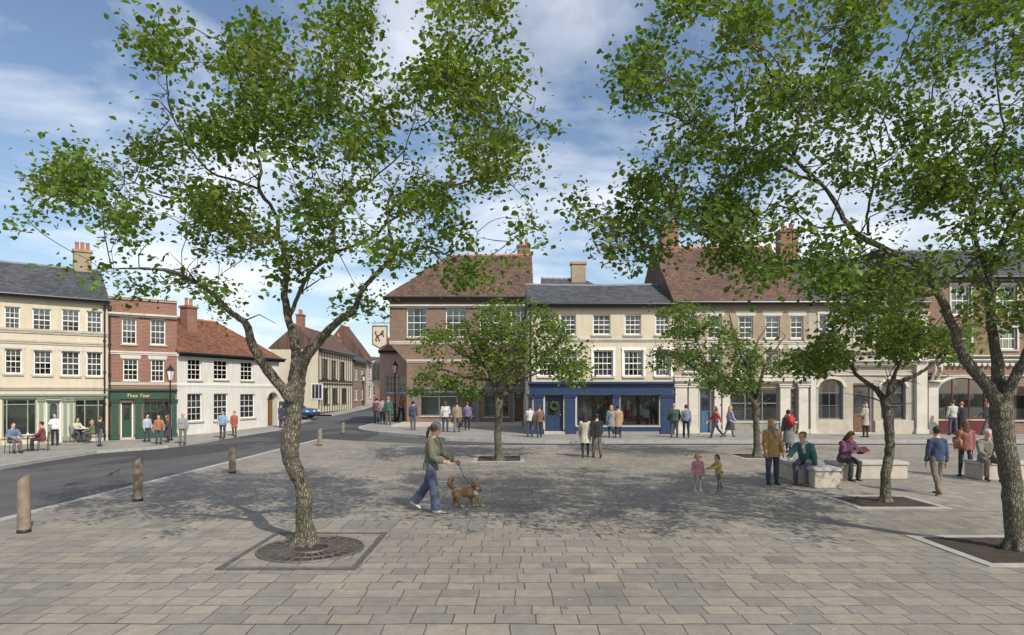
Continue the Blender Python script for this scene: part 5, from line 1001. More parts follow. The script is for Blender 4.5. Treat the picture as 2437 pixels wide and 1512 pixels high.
# left pavement
stand('person in a white shirt standing at the arched sage door', 'L', 131, 1061, 981, 20, top=('shirt', (.66, .65, .62)), bot=('trousers', (.03, .03, .035)), arms=((6, 8, 14, 0), (30, 10, 70, 12)), hair=('short', 'hair_dark'), group=G3)
b35, J35 = stand('person in a black top standing beside the second cafe table', 'L', 236, 1063, 988, 160, top=('jumper', (.035, .035, .04)), bot=('trousers', (.1, .12, .18)), hair=('short', 'hair_brown'), legs=((8, 6, 2), (-8, 10, 2)), arms=((14, 10, 50, 8), (6, 10, 20, 0)), group=G3)
for lb, px, fy, hy, fc, tp, bt, hr, ex in (
 ('person in a pale blue shirt, left of three chatting outside the tea shop', 350, 1053, 983, 60, ('shirt', (.38, .46, .55)), ('trousers', (.05, .06, .09)), 'hair_dark', {}),
 ('person in a rust jacket, middle of three chatting outside the tea shop', 378, 1058, 985, 20, ('jacket', (.38, .14, .06)), ('trousers', (.07, .08, .12)), 'hair_brown', dict(arms=((20, 20, 30, 0), (4, 10, 14, 0)))),
 ('person in a dark dress and leggings, right of three chatting outside the tea shop', 400, 1054, 988, -60, ('jumper', (.07, .05, .09)), ('skirt', (.07, .05, .09)), 'hair_red', dict(arms=((0, 16, 40, 10), (2, 8, 12, 0)))),
 ('tall person in a grey jacket standing alone where tea shop and white house meet', 435, 1057, 980, 30, ('jacket', (.28, .28, .29)), ('trousers', (.19, .16, .12)), 'hair_grey', {}),
 ('person in a sky blue jacket on the kerb outside the white house', 530, 1043, 975, 10, ('jacket', (.2, .34, .5)), ('trousers', (.06, .06, .08)), 'hair_dark', dict(arms=((5, 14, 30, 0), (5, 14, 30, 0)))),
 ('person in a long brick red coat outside the white house', 558, 1038, 978, -6, ('coat', (.4, .1, .07)), ('leggings', (.04, .04, .045)), 'hair_dark', {}),
 ('person in a long navy coat by the arched passage behind the grate tree', 668, 1018, 958, 150, ('coat', (.05, .06, .1)), ('leggings', (.05, .05, .06)), 'hair_brown', {})):
    kw = dict(hair=('bob' if hr in ('hair_red',) else 'short', hr), group=G3); kw.update(ex); stand(lb, 'L', px, fy, hy, fc, top=tp, bot=bt, **kw)
# ================= street furniture and belongings =================
pm('bench_stone', (.4, .385, .35), .8, .14, 5, .3); pm('leather_tan', (.3, .15, .065), .5, .2, 8, .15); pm('red_nylon', (.33, .03, .03), .6, .12, 8, .2); pm('black_nylon', (.03, .03, .033), .6, .15, 8, .2)
pm('paper', (.72, .69, .62), .8, .05, 6, 0); pm('lamp_glass', (.75, .75, .7), .15, .05, 3, 0); pm('car_blue', (.05, .1, .2), .25, .05, 2, 0, .3); pm('rubber', (.02, .02, .02), .85, .2, 9, .2); pm('tail_red', (.35, .02, .02), .3, .05, 3, 0)
pm('fur_tan', (.29, .19, .105), .95, .5, 9, .7); pm('fur_dark', (.03, .024, .02), .9, .3, 9, .5); pm('steel', (.45, .46, .47), .35, .1, 9, 0, 1); pm('marble', (.62, .6, .57), .3, .1, 5, 0); pm('wicker', (.3, .19, .09), .8, .3, 20, .4)
# stone benches
def bench(label, x0, x1, y0, y1, h):
    o = empty('stone_bench', ((x0 + x1) / 2, (y0 + y1) / 2, 0), 0, label, 'bench', 'stone block benches'); w, d = (x1 - x0) / 2, (y1 - y0) / 2
    MB().box(-w + .03, w - .03, -d + .03, d - .03, 0, h - .085).build('base', 'stone', o, bevel=.012); MB().box(-w, w, -d, d, h - .085 + .002, h).build('seat', 'bench_stone', o, bevel=.016); return o
bench('long pale stone bench running away from the camera under the person in teal', 6.78, 7.42, 14.15, 16.5, .46)
bench('wide pale stone bench behind the young tree, under the reader', 8.0, 9.86, 15.62, 16.2, .43)
bench('short pale stone bench by the leaning tree, under the old person', 11.5, 12.9, 15.45, 16.1, .45)
# bollards with a sloping top
def bollard_mesh(h):
    mb = MB(); n = 18; r = .088; lo = [(r * math.cos(2 * math.pi * k / n), r * math.sin(2 * math.pi * k / n)) for k in range(n)]
    mb.add([(x, y, -.1) for x, y in lo] + [(x, y, h - .065 + x / r * .065) for x, y in lo], [tuple(range(n - 1, -1, -1)), tuple(range(n, 2 * n))] + [(i, (i + 1) % n, (i + 1) % n + n, i + n) for i in range(n)]); return mb
for px, fy, h, lb in ((57, 1267, .9, 'weathered oak bollard with a sloping top, nearest along the road edge'), (328, 1192, .87, 'weathered oak bollard with a sloping top, second along the road edge'), (553, 1126, .76, 'weathered oak bollard with a sloping top, just before the grate tree'), (761, 1061, .72, 'weathered oak bollard at the corner of the square past the grate tree'), (816, 1032, .62, 'small bollard on the road between the square corner and pavement nose')):
    p = floor_pt(px, fy, 0 if px < 800 else -.05); o = empty('bollard', p, 0, lb, 'bollard', 'bollards along the road edge'); bollard_mesh(h).build('post', 'oak_post', o, bevel=.006)
    MB().lathe([(.094, .0), (.097, .02), (.092, .05), (.089, .05)], 18).build('collar', 'iron', o, True)
# lamp posts
def lamp(label, loc, H):
    o = empty('street_lamp', loc, R(12), label, 'street lamp', 'old lantern lamp posts'); hl = H - .95
    MB().lathe([(.14, 0), (.14, .12), (.1, .18), (.1, .62), (.075, .7), (.052, .78), (.042, hl * .6), (.034, hl), (.06, hl + .02), (.03, hl + .06)], 12).build('post', 'black_paint', o, True)
    m = MB(); m.tube([(-.3, 0, hl - .2), (.3, 0, hl - .2)], .016, 6); m.build('ladder_bar', 'black_paint', o)
    a = MB(); n = 6
    def ring(r, z): return [(r * math.cos(2 * math.pi * k / n), r * math.sin(2 * math.pi * k / n), z) for k in range(n)]
    lo, hi = ring(.1, hl + .08), ring(.215, hl + .6)
    for p, q in zip(lo, hi): a.tube([p, q], .013, 5)
    a.lathe([(.11, hl + .05), (.11, hl + .085)], 6); a.lathe([(.245, hl + .6), (.2, hl + .66), (.09, hl + .8), (.06, hl + .82), (.05, hl + .88), (.015, hl + .9), (.025, hl + .94), (.004, hl + .98)], 6)
    ln = a.build('lantern', 'black_paint', o); g = MB(); g.add(ring(.095, hl + .086) + ring(.207, hl + .598), [(i, (i + 1) % n, (i + 1) % n + n, i + n) for i in range(n)]); g.build('lantern_glass', 'lamp_glass', ln)
    return o
p = left_pt(405, 1050); lamp('black lantern lamp post in front of the tea shop', p, (1050 - 867) * p.y / F)
p = floor_pt(940, 1004, PZ); lamp('black lantern lamp post at the brick corner on the pavement nose', p, (1004 - 858) * p.y / F)
lamp('black lantern lamp post far up the side street', (ray_k(858) * 74 + .35, 74, .45), 3.75)
# hanging sign on the corner building
o = empty('hanging_sign', at(927, 800, YC + .02), 0, 'shield shaped hanging sign on an iron bracket at the brick corner', 'sign'); k = YC / F
w_, h_ = 37 * k, 50 * k
mb = MB(); mb.prism([(-w_ - .12, -h_ * .42), (-w_ / 2 - .12, -h_ * .62), (-.12, -h_ * .42), (-.12, h_ * .5), (-w_ - .12, h_ * .5)], -.035, .035); bd = mb.build('board', 'door_oak', o, bevel=.008)
mb = MB(); mb.prism([(-w_ - .05, -h_ * .38), (-w_ / 2 - .12, -h_ * .55), (-.19, -h_ * .38), (-.19, h_ * .43), (-w_ - .05, h_ * .43)], -.041, .041); mb.build('painted_panel', 'pub_cream', bd) if 'pub_cream' in MATS else mb.build('painted_panel', pm('pub_cream', (.5, .47, .36), .6, .1, 5, 0), bd)
mb = MB(); c = -w_ / 2 - .12                     # a leaping beast in rough brush strokes
for P_ in ([(-.2, -.05), (0, .05), (.14, .2), (.2, .34)], [(.2, .34), (.3, .3)], [(-.2, -.05), (-.28, -.3), (-.2, -.42)], [(-.14, -.02), (-.08, -.28), (.02, -.4)], [(.06, .1), (.22, .04), (.28, -.1)], [(.12, .18), (.3, .16)], [(-.22, 0), (-.32, .2), (-.24, .32)]):
    mb.tube([(c + x * .9, -.045, z * .9 + .02) for x, z in P_], [(.045, .006)] * len(P_), 6, True, (1, 0, 0))
mb.build('painted_beast', 'shop_red', bd)
mb = MB(); mb.tube([(.02, 0, h_ * .62), (-w_ - .16, 0, h_ * .62)], .022, 6); mb.tube([(.02, 0, h_ * .95), (-.5, 0, h_ * .62)], .014, 6)
for q in (-.3, -w_ + .05): mb.tube([(q, 0, h_ * .62), (q, 0, h_ * .5)], .01, 5)
mb.build('bracket', 'iron', o)
# cafe tables, chairs and their guests
def table(label, p):
    o = empty('cafe_table', p, 0, label, 'table', 'round cafe tables'); MB().lathe([(.36, .715), (.38, .725), (.38, .74), (.36, .745)], 24).build('tabletop', 'marble', o, True)
    MB().lathe([(.03, .04), (.022, .1), (.022, .66), (.05, .715)], 10).build('column', 'iron', o, True); m = MB()
    for k in range(3): a = k * 2.094 + .4; m.tube([(0, 0, .07), (.16 * math.cos(a), .16 * math.sin(a), .05), (.27 * math.cos(a), .27 * math.sin(a), .015)], [.022, .018, .014], 6)
    m.build('base', 'iron', o); return o
def chair_proto():
    o = empty('cafe_chair', (0, 0, 0), 0); MB().vprism([(.2 * math.cos(t_ * math.pi / 8), .2 * math.sin(t_ * math.pi / 8)) for t_ in range(16)], .43, .455).build('seat', 'wicker', o, bevel=.006)
    for x, y in ((-.15, -.15), (.15, -.15)): MB().tube([(x, y, .44), (x * 1.2, y * 1.2, 0)], .014, 6).build('leg', 'iron', o)
    for x in (-.16, .16): MB().tube([(x * 1.1, .2, 0), (x, .17, .44), (x * 1.05, .24, .86)], .014, 6).build('leg', 'iron', o)
    m = MB()
    for z in (.6, .7, .8): m.tube([(-.17, .205 + (z - .44) * .1, z), (0, .235 + (z - .44) * .1, z), (.17, .205 + (z - .44) * .1, z)], [(.011, .026)] * 3, 6, True, (0, 1, 0))
    m.build('backrest', 'wicker', o); return o
proto = chair_proto(); used = [0]
def chair(label, p, rz):
    o = proto if not used[0] else copy_tree(proto); used[0] = 1; o.location = p; o.rotation_euler = (0, 0, R(rz)); tag(o, label, 'chair', 'cafe chairs'); return o
pa = left_pt(66, 1074); table('round cafe table nearest, between two seated people', pa); pb = left_pt(199, 1053); table('round cafe table by the second cafe window', pb)
SIT = dict(legs=((82, 84, 4), (86, 88, 4)), seat=.46)
ca = left_pt(28, 1079); chair('wicker cafe chair under the person in denim blue', ca, -66 + 0); person('person in denim blue seated left of the nearest cafe table', ca, 1.72, 66, arms=((40, 8, 30, 6), (30, 8, 50, 6)), lean=8, top=('jacket', (.12, .18, .3)), bot=('trousers', (.16, .14, .11)), hair=('short', 'hair_brown'), group='people seated at the cafe tables', **SIT); bpy.data.objects[-1] if False else None
cb2 = left_pt(102, 1073); chair('wicker cafe chair under the person in dark red', cb2, 0); person('person in dark red seated right of the nearest cafe table', cb2, 1.7, -62, arms=((30, 8, 45, 6), (20, 8, 30, 6)), lean=4, top=('jumper', (.26, .04, .05)), bot=('trousers', (.04, .045, .06)), hair=('short', 'hair_dark'), group='people seated at the cafe tables', **SIT)
cc2 = left_pt(180, 1053); chair('wicker cafe chair under the person in cream', cc2, 0); person('person in cream with long hair seated at the second cafe table', cc2, 1.66, 70, arms=((40, 8, 40, 6), (40, 8, 40, 6)), lean=10, top=('jumper', (.55, .5, .4)), bot=('trousers', (.08, .09, .13)), hair=('long', 'hair_brown'), group='people seated at the cafe tables', **SIT)
cd2 = left_pt(221, 1055); chair('wicker cafe chair under the person in moss green', cd2, 0); person('small person in moss green seated by the person in black', cd2, 1.42, -70, arms=((30, 8, 40, 6), (30, 8, 40, 6)), lean=4, top=('jumper', (.14, .2, .08)), bot=('trousers', (.1, .1, .12)), hair=('bob', 'hair_blond'), hs=1.1, group='people seated at the cafe tables', **SIT)
for o in list(bpy.data.objects):
    if o.get('category') == 'chair':
        o.rotation_euler = (0, 0, R({'denim': 66, 'dark r': -62, 'cream': 70, 'moss': -70}[next(k_ for k_ in ('denim', 'dark r', 'cream', 'moss') if k_ in o['label'])]))
# cups on the tables
for p, lb in ((pa, 'white coffee cup on the nearest cafe table'), (pb, 'white coffee cup on the second cafe table')):
    o = MB().lathe([(.025, 0), (.04, .03), (.042, .075), (.037, .075), (.034, .03), (.0, .02)], 14).build('coffee_cup', 'white_paint', None, True); o.location = p + V3(.08, -.1, .745); tag(o, lb, 'cup')
# the dog: side profile measured from the photograph, walking right with the head turned out
def dog():
    P = floor_pt(1109, 1206); m = .00139; mb = MB()
    def D(zx, zy, y=0): return V3((zx - 1000) * m, y, (1330 - zy) * m)
    T = lambda pts, r, n=10: mb.tube(pts, r, n, True, (0, 1, 0))
    T([D(815, 1120), D(850, 1115), D(920, 1125), D(1000, 1135), D(1070, 1130), D(1125, 1125), D(1155, 1110)], [(.03, .04), (.075, .085), (.082, .088), (.088, .098), (.095, .108), (.085, .1), (.05, .06)], 14)
    T([D(1105, 1120), D(1130, 1075), D(1142, 1045)], [.085, .075, .068]); T([D(1118, 1040), D(1140, 1035, -.015), D(1165, 1042, -.03)], [.05, .078, .055], 12)
    T([D(1155, 1055, -.03), D(1180, 1075, -.055), D(1198, 1092, -.075)], [.05, .034, .026]); mb.ball(D(1205, 1093, -.085), .017)
    for a, b_, tp in ((D(1095, 1015, .05), D(1080, 1000, .07), D(1050, 985, .085)), (D(1140, 1000, -.03), D(1150, 970, -.035), D(1152, 932, -.035))): mb.tube([a, b_, tp], [(.04, .018), (.03, .014), (.005, .005)], 8, True, (0, 1, 0))
    for y, pts in ((-.06, [(1130, 1150), (1150, 1210), (1195, 1270), (1215, 1305), (1240, 1312)]), (.06, [(1075, 1150), (1060, 1215), (1070, 1275), (1095, 1318), (1118, 1322)])):
        T([D(x, z, y) for x, z in pts], [.062, .04, .029, .026, .022]); mb.ball(D(pts[-1][0], pts[-1][1], y), (.036, .028, .02))
    for y, pts in ((-.06, [(860, 1140), (905, 1195), (893, 1240), (925, 1300), (955, 1318)]), (.06, [(845, 1140), (862, 1190), (832, 1245), (846, 1300), (866, 1316)])):
        T([D(x, z, y) for x, z in pts], [.085, .056, .034, .028, .024]); mb.ball(D(pts[-1][0] + 8, pts[-1][1] + 3, y), (.038, .028, .02))
    T([D(838, 1090), D(800, 1060), D(775, 1010), D(785, 960), D(822, 950), D(845, 975)], [.035, .05, .055, .052, .042, .018])
    dg = mb.build('dog', ['fur_tan', 'fur_dark', pm('fur_pale', (.55, .48, .38), .95, .25, 12, .6)]); dk = [(D(1150, 1130, -.04), .075, 2), (D(1165, 1075, -.07), .03, 2)] + [(D(x_, z_, y_), .045, 2) for x_, z_, y_ in ((1240, 1312, -.06), (1118, 1322, .06), (955, 1318, -.06), (866, 1316, .06))] + [(D(1207, 1093, -.088), .024, 1), (D(1178, 1045, -.075), .014, 1), (D(1195, 1050, -.02), .012, 1), (D(1050, 985, .085), .04, 1), (D(1152, 935, -.035), .04, 1)]
    fuse(dg, .008, 2, .01, 34, dk); dg.location = P; tag(dg, 'small tan dog with pricked ears and a curled bushy tail on a lead', 'dog')
    cl = MB(); c0, c1 = D(1105, 1100), D(1140, 1055); ax = (c1 - c0).normalized(); cm = (c0 + c1) / 2; u = V3(0, 1, 0); v = ax.cross(u)
    cl.tube([cm + (u * math.cos(k * math.pi / 8) + v * math.sin(k * math.pi / 8)) * .086 for k in range(17)], [.011] * 17, 6); cl.build('collar', 'red_nylon', dg)
    return P + cm + V3(-.05, -.05, .06)
dc = dog(); hd = dwJ['w'](dwJ['handL']); mb = MB()
pts = [hd.lerp(dc, k / 10) - V3(0, 0, .09 * math.sin(math.pi * k / 10)) for k in range(11)]; base = hd.copy(); mb.tube([p - base for p in pts], .0055, 6); mb.torus((0, 0, .0), .032, .008, 16, 6, 'y')
o = mb.build('dog_lead', 'black_nylon', None, True); o.location = base; tag(o, 'thin black lead from the hand of the walker to the dog', 'lead')
# bags, book, stick
def satchel(name, mat, label, M, c, sz, strap=None, group=None):
    w, d, h = sz; o = empty(name, M @ c, 0, label, 'bag', group); o.rotation_euler = M.to_euler(); MB().box(-w / 2, w / 2, -d / 2, d / 2, -h / 2, h / 2).build('bag_body', mat, o, True, bevel=min(sz) * .4)
    MB().box(-w * .46, w * .46, -d * .58, -d * .4, 0, h * .5).build('flap', mat, o, bevel=.008)
    if strap: MB().tube([q - c for q in strap], [(.016, .006)] * len(strap), 6, True, (0, 0, 1)).build('strap', mat, o)
    return o
s_ = J14['s']; c = V3(.24, -.02, 1.0) * s_; satchel('shoulder_bag', 'leather_tan', 'tan leather shoulder bag at the side of the person with long hair', J14['M'], c, (.12, .3, .3), [V3(.22, .06, 1.12) * s_, V3(.21, .09, 1.3) * s_, V3(.15, .04, 1.47) * s_, V3(.2, -.1, 1.3) * s_, V3(.22, -.08, 1.12) * s_])
c = J9['chest'] + V3(0, .2, -.02); o = satchel('rucksack', 'red_nylon', 'red rucksack on the back of the person in a grey skirt', J9['M'], c, (.3, .16, .42))
for sx in (-.1, .1): MB().tube([V3(sx, -.06, .2), V3(sx, -.18, .24), V3(sx, -.33, .1)], [(.02, .008)] * 3, 6, True, (1, 0, 0)).build('strap', 'red_nylon', o)
hb = J33['handR']; satchel('handbag', 'black_nylon', 'dark handbag held by the middle person outside the grey shop', J33['M'], hb + V3(0, 0, -.22), (.1, .32, .26), [hb + V3(0, .1, -.1), hb + V3(0, 0, .01), hb + V3(0, -.1, -.1)])
bk = (J11['handL'] + J11['handR']) / 2 + V3(0, -.03, .05); mb = MB(); o = empty('book', J11['M'] @ bk, R(12), 'open book held in the hands of the reader on the bench', 'book')
for sx in (1, -1):
    mb.add([(0, 0, -.11), (sx * .15, -.05, -.1), (sx * .15, .03, .1), (0, .09, .11), (0, -.012, -.11), (sx * .15, -.062, -.1), (sx * .15, .018, .1), (0, .078, .11)], [(0, 1, 2, 3), (7, 6, 5, 4), (0, 4, 5, 1), (1, 5, 6, 2), (2, 6, 7, 3)])
mb.build('pages', 'paper', o); o.scale = (.82, .82, .82); o.rotation_euler = (R(-38), 0, R(16)); mb = MB()
for sx in (1, -1): mb.add([(0, -.018, -.118), (sx * .158, -.068, -.108), (sx * .158, .012, .108), (0, .072, .118), (0, -.024, -.118), (sx * .158, -.074, -.108), (sx * .158, .006, .108), (0, .066, .118)], [(0, 1, 2, 3), (7, 6, 5, 4), (0, 4, 5, 1), (1, 5, 6, 2), (2, 6, 7, 3)])
mb.build('cover', 'shop_red', o)
hR = J17['w'](J17['handR']); mb = MB(); mb.tube([(0, 0, -hR.z), (0, 0, .03), (.01, -.03, .07), (.0, -.08, .07), (0, -.11, .04)], [.011, .012, .013, .013, .012], 8); o = mb.build('walking_stick', 'wood', None, True); o.location = hR; tag(o, 'crooked wooden walking stick held upright by the old seated person', 'walking stick')
# car in the side street, nose to the right
o = empty('parked_car', (ray_k(753) * 52.5 - 2.0, 52.5, -.12), 0, 'dark blue car crossing the side street behind the grate tree', 'car')
body = [(-2.05, .25), (2.0, .22), (2.08, .45), (2.02, .66), (1.75, .8), (.95, .9), (-1.75, .92), (-2.1, .8), (-2.12, .5)]
MB().prism(body, -.82, .82).build('body', 'car_blue', o, True, bevel=.07); MB().prism([(-1.75, .9), (1.0, .88), (.25, 1.38), (-.25, 1.45), (-1.1, 1.42), (-1.6, 1.15)], -.68, .68).build('cabin', 'car_blue', o, True, bevel=.06)
MB().prism([(-1.35, .96), (.72, .95), (.2, 1.32), (-.3, 1.37), (-1.05, 1.34)], -.692, .692).build('side_window', 'glass', o); MB().add([(.97, -.56, .93), (.97, .56, .93), (.31, .5, 1.385), (.31, -.5, 1.385)], [(0, 1, 2, 3)]).build('windscreen', 'glass', o)
for x in (-1.3, 1.28):
    for y in (-.8, .66): w = MB().tube([(x, y, .31), (x, y + .16, .31)], .31, 20).build('wheel', 'rubber', o, True); MB().tube([(x, y - .008, .31), (x, y + .168, .31)], .19, 14).build('rim', 'steel', w)
for y in (-.6, .6): MB().ball((2.0, y, .62), (.09, .16, .09)).build('headlight', 'lamp_glass', o, True)
MB().box(1.98, 2.11, -.78, .78, .3, .46).build('bumper', 'black_paint', o, bevel=.02)
# window displays: bunting, dress forms, hanging globes, shelves, wreath, lettering
pm('flag_red', (.5, .06, .05), .8, .05, 5, 0); pm('flag_cream', (.66, .62, .5), .8, .05, 5, 0); pm('flag_teal', (.06, .28, .3), .8, .05, 5, 0)
def bunting(label, A, B, sag, n):
    A, B = Vector(A), Vector(B); f = lambda t: A.lerp(B, t) - A - V3(0, 0, sag * 4 * t * (1 - t)); o = MB().tube([f(i / 16) for i in range(17)], .006, 5).build('bunting', 'paper'); o.location = A; tag(o, label, 'bunting', 'bunting in the shop windows')
    for i in range(n): t = (i + .5) / n; a, b_ = f(t - .3 / n), f(t + .3 / n); m_ = (a + b_) / 2 - V3(0, -.01, .2); MB().add([a, b_, m_, a + V3(0, .006, 0), b_ + V3(0, .006, 0), m_ + V3(0, .006, 0)], [(0, 1, 2), (5, 4, 3), (0, 2, 5, 3), (1, 4, 5, 2)]).build('pennant', ('flag_red', 'flag_cream', 'flag_teal')[i % 3], o)
WX = lambda bb, x, y, z: V3(bb.A.x + x, YR + y, bb.z0 + z)
bunting('bunting in the left window of the navy shopfront', WX(ML, R1[0] + .2, .25, R1[3] - .25), WX(ML, R1[1] - .2, .25, R1[3] - .25), .3, 7); bunting('bunting in the right window of the navy shopfront', WX(ML, R2[0] + .1, .25, R2[3] - .08), WX(ML, R2[1] - .1, .25, R2[3] - .08), .42, 8)
bunting('bunting in the wide arched display window', WX(RB3, R4[0] + .1, .3, R4[3] - .95), WX(RB3, R4[0] + 1.1, .3, R4[3] - .4), .12, 4)
def form(label, p, mat, skirt, hh=1.0, hat=False):
    o = empty('dress_form', p, 0, label, 'dress form', 'dress forms in the shop windows'); MB().lathe([(.0, .0), (.14, .0), (.14, .02), (.02, .04), (.02, .45 * hh)], 14).build('stand', 'wood', o, True)
    MB().lathe([(.15, .62 * hh), (.11, .8 * hh), (.145, .98 * hh), (.12, 1.1 * hh), (.04, 1.16 * hh), (.035, 1.22 * hh)], 16).build('torso', mat, o, True); MB().lathe([(.22, .28 * hh), (.19, .45 * hh), (.152, .64 * hh), (.12, .7 * hh)], 16).build('skirt', skirt, o, True)
    if hat: MB().lathe([(.0, 1.2 * hh), (.17, 1.2 * hh), (.16, 1.22 * hh), (.08, 1.23 * hh), (.075, 1.32 * hh), (.0, 1.34 * hh)], 16).build('hat', 'wicker', o, True)
    return o
form('dress form in cream blouse and red skirt, left side of the right navy window', WX(ML, ML.lx(1500), .55, R2[2] + .03), 'flag_cream', 'flag_red', 1.05); form('dress form in teal with a straw hat, right side of the right navy window', WX(ML, ML.lx(1544), .6, R2[2] + .03), 'flag_teal', 'flag_cream', 1.1, True)
form('dress form in red behind the bunting of the left navy window', WX(ML, ML.lx(1447), .6, R1[2] + .03), 'flag_red', 'flag_teal', 1.1); form('dress form in cream at the left of the left navy window', WX(ML, ML.lx(1392), .6, R1[2] + .03), 'flag_cream', 'flag_teal', .95)
o = empty('shop_lettering', WX(ML, ML.lx(1540), .3, R2[2] + .23), 0, 'large cut-out letters reading Sun on the floor of the navy shop window', 'letters'); text_obj('Sun', .52, .03, 'flag_red', 'letters', o, (0, 0, 0), bold=.01)
o = empty('display_stool', WX(ML, ML.lx(1562), .75, R2[2] + .03), 0, 'small wooden stool at the right edge of the navy shop window', 'stool'); MB().box(-.16, .16, -.15, .15, .62, .66).build('seat', 'wood', o, bevel=.008)
for x in (-.13, .13):
    for y in (-.12, .12): MB().tube([(x, y, .63), (x * 1.15, y * 1.15, 0)], .016, 6).build('leg', 'wood', o)
dr = ML; p = WX(ML, ML.lx(1319), .15, ML.lz(1319, 966)); mb = MB(); rn = random.Random(4)
for k in range(150):
    a = rn.uniform(0, 6.283); q = V3(math.cos(a) * .17, 0, math.sin(a) * .17) + V3(rn.gauss(0, .03), rn.gauss(-.02, .02), rn.gauss(0, .03)); u = V3(rn.gauss(0, 1), rn.gauss(0, .5), rn.gauss(0, 1)).normalized() * .045; v = u.orthogonal().normalized() * .018; mb.add([q - u, q + v, q + u, q - v], [(0, 1, 2, 3)])
pm('wreath_green', (.05, .11, .035), .7, .3, 20, 0); mb.torus((0, 0, 0), .17, .03, 24, 6, 'y'); o = mb.build('wreath', 'wreath_green'); o.location = p; tag(o, 'round green leaf wreath on the navy shop door', 'wreath')
for px, py, r, mt, lb in ((2289, 911, .15, 'flag_cream', 'cream paper globe hanging highest in the arched window'), (2310, 931, .17, 'flag_red', 'red paper globe hanging in the arched window'), (2289, 939, .12, 'flag_teal', 'small teal paper globe hanging in the arched window'), (2326, 944, .2, 'flag_cream', 'large pale paper globe hanging lowest in the arched window')):
    c = WX(RB3, RB3.lx(px), .55, RB3.lz(px, py)); o = MB().ball((0, 0, 0), r, 18, 12).build('paper_globe', mt, None, True); o.location = c; tag(o, lb, 'paper globe', 'paper globes in the arched window'); MB().tube([(0, 0, r), (0, 0, RB3.z0 + R4[3] + .05 - c.z)], .006, 5).build('cord', 'paper', o)
def shelf(label, p, w, n, seed):
    o = empty('display_shelf', p, 0, label, 'shelf', 'display shelves'); rn = random.Random(seed)
    for x in (-w / 2, w / 2): MB().box(x - .02, x + .02, 0, .3, 0, n * .3).build('upright', 'wood', o)
    for k in range(n):
        z = .06 + k * .3; MB().box(-w / 2 + .021, w / 2 - .021, .005, .295, z, z + .025).build('board', 'wood', o); x = -w / 2 + .12
        while x < w / 2 - .1:
            q = tag(MB().box(-.05, .05, -.05, .05, 0, rn.uniform(.08, .2)).build('boxed_goods', rn.choice(['flag_red', 'flag_cream', 'flag_teal', 'leather_tan', 'paper']), None, bevel=.006), None, None); q.location = p + V3(x, .12, z + .026); tag(q, 'small boxed goods standing in a row on a shop window shelf', 'box', 'goods on the window shelves'); x += rn.uniform(.13, .24)
shelf('wooden shelf of small goods at the left of the arched window', WX(RB3, R4[0] + .55, .9, R4[2] + .03), .8, 3, 1); shelf('wooden shelf of small goods at the right of the arched window', WX(RB3, R4[1] - .75, .9, R4[2] + .03), 1.1, 3, 2)
shelf('wooden shelf of small goods in the pilastered shop window', WX(RB1, RB1.lx(1832), .9, R3[2] + .03), .7, 3, 3); o = empty('display_table', WX(RB1, RB1.lx(1765), .7, R3[2] + .03), 0, 'wooden display table in the pilastered shop window', 'table'); MB().box(-.5, .5, -.25, .25, .5, .54).build('tabletop', 'wood', o, bevel=.006)
for x in (-.45, .45):
    for y in (-.2, .2): MB().box(x - .025, x + .025, y - .025, y + .025, 0, .498).build('leg', 'wood', o)
# ================= camera, sky, sun =================
cd = bpy.data.cameras.new('camera'); cam = bpy.data.objects.new('camera', cd); COL.objects.link(cam)
cam.location = (0, 0, CH); cam.rotation_euler = (R(90), 0, 0); cd.sensor_width = 36; cd.lens = 36 * F / 2437
cd.shift_y = (HY - 756) / 2437; cd.clip_end = 6000; cd.clip_start = .1; sc.camera = cam
SUN_AZ, SUN_EL = R(145), R(43)          # clockwise from north (+y): behind the camera to the right
w = bpy.data.worlds.new('World'); sc.world = w; w.use_nodes = True; t = w.node_tree; t.nodes.clear()
sky = t.nodes.new('ShaderNodeTexSky'); sky.sky_type = 'NISHITA'; sky.sun_disc = False; sky.sun_elevation = SUN_EL; sky.sun_rotation = SUN_AZ; sky.air_density = 1.0; sky.dust_density = 1.2
tc = t.nodes.new('ShaderNodeTexCoord'); sp = t.nodes.new('ShaderNodeSeparateXYZ'); t.links.new(tc.outputs['Generated'], sp.inputs[0])
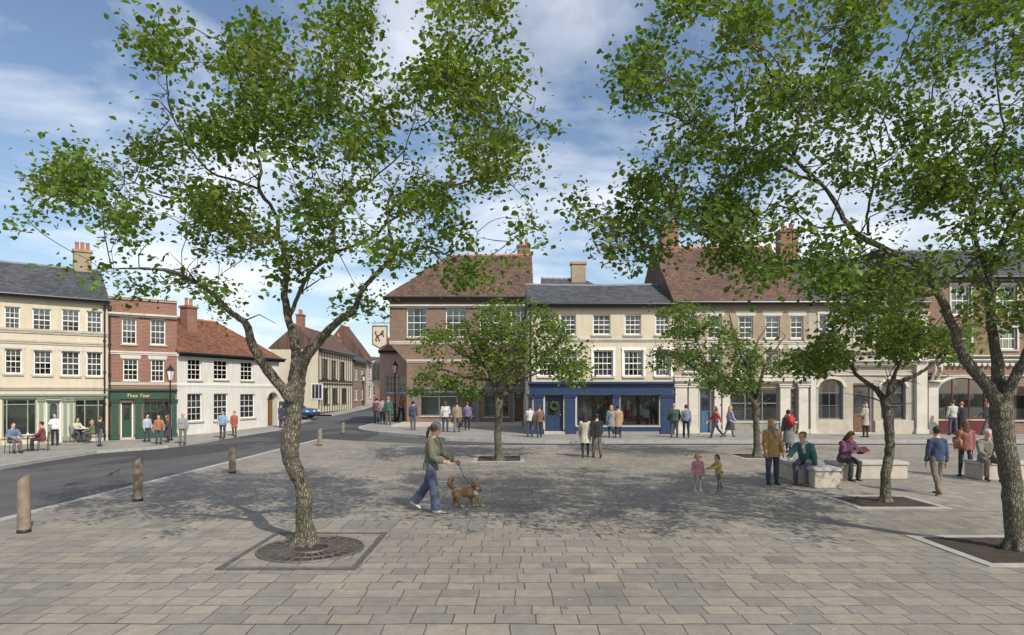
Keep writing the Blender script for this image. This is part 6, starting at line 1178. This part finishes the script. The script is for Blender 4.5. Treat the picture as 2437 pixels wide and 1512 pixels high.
ad = t.nodes.new('ShaderNodeMath'); ad.operation = 'ADD'; ad.inputs[1].default_value = .22; t.links.new(sp.outputs[2], ad.inputs[0])
cb = t.nodes.new('ShaderNodeCombineXYZ')
for i in (0, 1):
    dv = t.nodes.new('ShaderNodeMath'); dv.operation = 'DIVIDE'; t.links.new(sp.outputs[i], dv.inputs[0]); t.links.new(ad.outputs[0], dv.inputs[1]); t.links.new(dv.outputs[0], cb.inputs[i])
nz = t.nodes.new('ShaderNodeTexNoise'); nz.inputs['Scale'].default_value = 1.5; nz.inputs['Detail'].default_value = 9; nz.inputs['Roughness'].default_value = .56; nz.inputs['Distortion'].default_value = .35; t.links.new(cb.outputs[0], nz.inputs['Vector'])
rp = t.nodes.new('ShaderNodeValToRGB'); rp.color_ramp.elements[0].position = .44; rp.color_ramp.elements[1].position = .72; t.links.new(nz.outputs['Fac'], rp.inputs['Fac'])
mx = t.nodes.new('ShaderNodeMix'); mx.data_type = 'RGBA'; t.links.new(rp.outputs['Color'], mx.inputs[0]); t.links.new(sky.outputs[0], mx.inputs[6]); mx.inputs[7].default_value = (8.5, 8.6, 8.8, 1)
bg = t.nodes.new('ShaderNodeBackground'); bg.inputs['Strength'].default_value = .11; t.links.new(mx.outputs[2], bg.inputs[0])
wo = t.nodes.new('ShaderNodeOutputWorld'); t.links.new(bg.outputs[0], wo.inputs[0])
sl = bpy.data.lights.new('sun', 'SUN'); sl.energy = 3.4; sl.angle = R(.53); sl.color = (1, .94, .84)
so = bpy.data.objects.new('sun', sl); COL.objects.link(so); so.location = (10, -10, 30)
dv_ = Vector((math.sin(SUN_AZ) * math.cos(SUN_EL), math.cos(SUN_AZ) * math.cos(SUN_EL), math.sin(SUN_EL)))
so.rotation_euler = dv_.to_track_quat('Z', 'Y').to_euler()
sc.view_settings.view_transform = 'Standard'; sc.view_settings.look = 'None'; sc.view_settings.exposure = .42; sc.view_settings.gamma = 1
sc.render.engine = 'CYCLES'; sc.cycles.use_denoising = True; sc.cycles.max_bounces = 7; sc.cycles.transparent_max_bounces = 8
bake_all()
